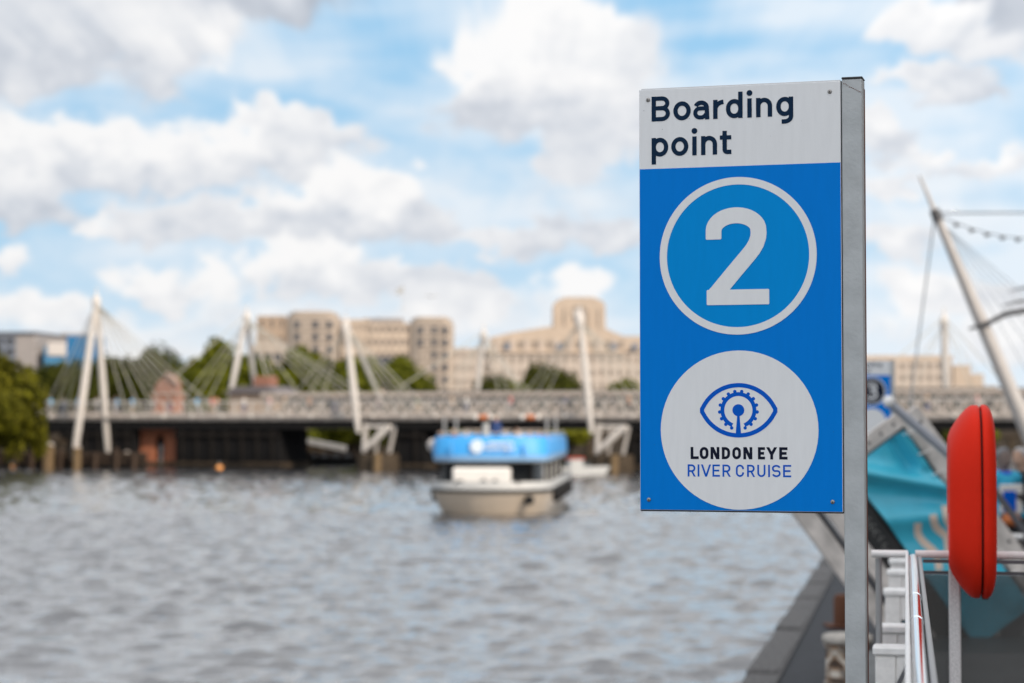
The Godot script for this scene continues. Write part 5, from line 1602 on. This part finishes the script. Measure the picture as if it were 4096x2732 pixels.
# ------------------------------------------------------------------ leaning mast at the right
func make_mast() -> void:
	var o := thing("leaning_mast", "tall off-white mast leaning over the pier at the right, with dark stays", "mast", Vector3(15.85, 2.9, -60))
	var f := Vector3(-15.85, -2.9, 0)
	put("spar", tube(st(), [Vector3(0, 0, 0), f + Vector3(14.99, 4.95, 0), f + Vector3(13.7, 8.06, 0), f + Vector3(12.47, 11.03, 0)], [0.26, 0.24, 0.195, 0.12], 16), "mast_paint", o)
	put("topmast", tube(st(), [f + Vector3(12.47, 11.03, 0), f + Vector3(11.98, 12.2, 0)], [0.085, 0.035], 12), "mast_paint", o)
	put("collar", tube(st(), [f + Vector3(12.54, 10.87, 0), f + Vector3(12.40, 11.2, 0)], [0.17, 0.15], 12), "dark_gear", o)
	put("stay", tube(st(), [f + Vector3(12.42, 11.0, 0), f + Vector3(11.73, 6.1, 0), f + Vector3(11.4, 2.9, 0)], [0.028], 6), "rope_grey", o)
	put("top_line", tube(st(), [f + Vector3(12.5, 11.1, 0), f + Vector3(20.0, 11.12, 0)], [0.03], 6), "rope_grey", o)
	var pts := []
	for i in 13:
		var t := i / 12.0
		pts.append(f + Vector3(12.6 + 5.4 * t, 11.0 - 2.6 * t * (1.0 - t), 0))
	put("sagging_line", tube(st(), pts, [0.02], 6), "rope_grey", o)
	for i in range(1, 12):
		put("line_lamp", ball(st(), pts[i] + Vector3(0, -0.05, 0), 0.085, 0.8, 8), "dark_gear", o)
	for i in 6:
		put("rigging", tube(st(), [f + Vector3(12.6, 10.8, 0), f + Vector3(15.2 + i * 0.7, 6.0 - i * 0.1, 0.5)], [0.010], 5), "rope_grey", o)
	put("spreader", tube(st(), [f + Vector3(13.35, 7.68, 0.25), f + Vector3(13.9, 7.86, 0.3), f + Vector3(14.4, 8.12, 0.35), f + Vector3(15.0, 8.22, 0.35), f + Vector3(15.8, 8.2, 0.35)], [0.04, 0.07, 0.085, 0.09, 0.06], 8), "dark_gear", o)
	put("spreader_arm", tube(st(), [f + Vector3(14.3, 8.35, 0.3), f + Vector3(14.8, 8.48, 0.3), f + Vector3(15.6, 8.5, 0.3)], [0.02, 0.045, 0.03], 8), "dark_gear", o)
	put("spreader_arm", tube(st(), [f + Vector3(14.5, 8.78, 0.3), f + Vector3(15.0, 8.9, 0.3), f + Vector3(15.6, 8.92, 0.3)], [0.015, 0.035, 0.02], 8), "dark_gear", o)
	put("foot", span(st(), -0.5, 0.7, 0.0, 0.35, -0.5, 0.5, 0.05), "dark_gear", o)
	put("far_end_post", tube(st(), [Vector3(4.15, 0, 0), Vector3(4.15, 8.25, 0)], [0.12, 0.08], 10), "mast_paint", o)


# ------------------------------------------------------------------ the red lifebuoy case
func make_lifebuoy() -> void:
	var at := pier(0.13, 4.672, 8.665)
	var o := thing("lifebuoy_case", "bright red round lifebuoy case on a white post, seen edge on", "lifebuoy case", at, PIER_TURN)
	# sections are rounded squares: [along the axis, half height, half depth]
	var shell := func(prof: Array) -> SurfaceTool:
		var s := st()
		var rings := []
		for q in prof:
			var ring := []
			for k in 72:
				var an := TAU * k / 72.0
				var cy := sin(an)
				var cz := cos(an)
				ring.append(Vector3(0.005 + q[0] * 0.955, signf(cy) * pow(absf(cy), 0.62) * q[1], signf(cz) * pow(absf(cz), 0.62) * q[2]))
			rings.append(ring)
		for i in rings.size() - 1:
			for k in 72:
				var n := (k + 1) % 72
				quad(s, rings[i][k], rings[i][n], rings[i + 1][n], rings[i + 1][k], rings[i][k] * Vector3(0, 1, 1) + Vector3(-0.01 if i < rings.size() / 2 else 0.01, 0, 0), 1)
		for e in [0, rings.size() - 1]:
			for k in 72:
				tri(s, Vector3(rings[e][0].x, 0, 0), rings[e][k], rings[e][(k + 1) % 72], Vector3(-1 if e == 0 else 1, 0, 0), 2)
		return s
	put("back_shell", shell.call([[0.0, 0.262, 0.325], [0.004, 0.275, 0.340], [0.014, 0.297, 0.352], [0.034, 0.328, 0.364], [0.056, 0.356, 0.374], [0.078, 0.379, 0.382], [0.094, 0.390, 0.387], [0.104, 0.393, 0.390], [0.122, 0.393, 0.390], [0.1275, 0.387, 0.385]]), "red_plastic", o)
	put("seam", shell.call([[0.1277, 0.372, 0.370], [0.133, 0.372, 0.370], [0.1365, 0.372, 0.370]]), "seam_dark", o)
	put("front_shell", shell.call([[0.1367, 0.387, 0.385], [0.143, 0.394, 0.391], [0.152, 0.395, 0.391], [0.162, 0.391, 0.388], [0.173, 0.380, 0.380], [0.181, 0.362, 0.370], [0.187, 0.340, 0.352], [0.191, 0.318, 0.335]]), "red_plastic", o)
	put("catch", box(st(), Vector3(0.150, -0.392, 0.03), Vector3(0.03, 0.022, 0.03), 0.004), "dark_gear", o)
	put("post", span(st(), 0.004, 0.052, 3.35 - 4.672, -0.05, -0.045, 0.003, 0.006), "rail_post", o)


# ------------------------------------------------------------------ small things at the right edge
func make_small_things() -> void:
	var sk := lin(0.50, 0.31, 0.22)
	var a := person("person in cyan top and white bib standing right of the red lifebuoy case", Vector3(6.22, 2.9, -26), 20, 0, lin(0.03, 0.36, 0.56), lin(0.03, 0.03, 0.035), lin(0.20, 0.20, 0.21), lin(0.20, 0.15, 0.13))
	put("collar", tube(st(), [Vector3(0, 1.40, 0.0), Vector3(0, 1.47, 0.01)], [0.12, 0.10], 14), "collar_blue" if M.has("collar_blue") else mat("collar_blue", lin(0.01, 0.06, 0.66), 0.6).resource_name, a)
	put("bib", span(st(), -0.17, 0.17, 0.93, 1.30, 0.155, 0.19, 0.015), "boat_white", a)
	put("bib_panel", span(st(), -0.13, 0.06, 0.96, 1.22, 0.191, 0.2, 0.004), "emblem_blue", a)
	put("waist_bag", ball(st(), Vector3(0.0, 0.86, 0.15), 0.13, 0.7, 12), "amber", a)
	var b := person("person with pale hair in dark clothes with a bright blue bag, at the right edge", Vector3(6.50, 2.9, -26.2), -60, 2, lin(0.035, 0.03, 0.03), lin(0.10, 0.09, 0.09), lin(0.42, 0.40, 0.39), sk)
	put("bag", box(st(), Vector3(-0.1, 0.92, 0.30), Vector3(0.26, 0.40, 0.16), 0.04), "boat_blue", b)
	put("bag_label", box(st(), Vector3(-0.1, 1.04, 0.384), Vector3(0.12, 0.07, 0.006)), "boat_pale_blue", b)
	person("person in a checked pale top partly cut off by the right edge of the picture", Vector3(6.86, 2.9, -26.6), 30, 1, lin(0.32, 0.27, 0.25), lin(0.04, 0.04, 0.05), lin(0.03, 0.02, 0.02), sk)
	var o := thing("deck_rail", "short white rail on the lower deck behind the lifebuoy case", "railing", Vector3(5.35, 2.9, -22))
	for x in [0.0, 0.42, 0.98]:
		put("post", bar(st(), Vector3(x, 0, 0), Vector3(x, 0.84, 0), 0.05, 0.05), "dark_gear", o)
	put("rail", tube(st(), [Vector3(-0.05, 0.86, 0), Vector3(0.12, 0.86, 0)], [0.032], 10), "rail_white", o)
	put("rail", tube(st(), [Vector3(0.18, 0.86, 0), Vector3(1.3, 0.86, 0)], [0.032], 10), "rail_white", o)
	o = thing("gull", "tiny dark bird in the sky just above the second pale tower", "bird", Vector3(-5.93, 14.07, -150), 25.0)
	put("body", tube(st(), [Vector3(0, 0, -0.22), Vector3(0, 0.02, -0.1), Vector3(0, 0.02, 0.1), Vector3(0, 0.03, 0.24)], [0.01, 0.06, 0.06, 0.02], 8), "boat_grey", o)
	for sg in [-1.0, 1.0]:
		put("wing", prism(st(), PackedVector2Array([Vector2(0.03 * sg, 0.0), Vector2(0.3 * sg, 0.16), Vector2(0.62 * sg, 0.06), Vector2(0.3 * sg, 0.10)]), -0.07, 0.07), "boat_grey", o)
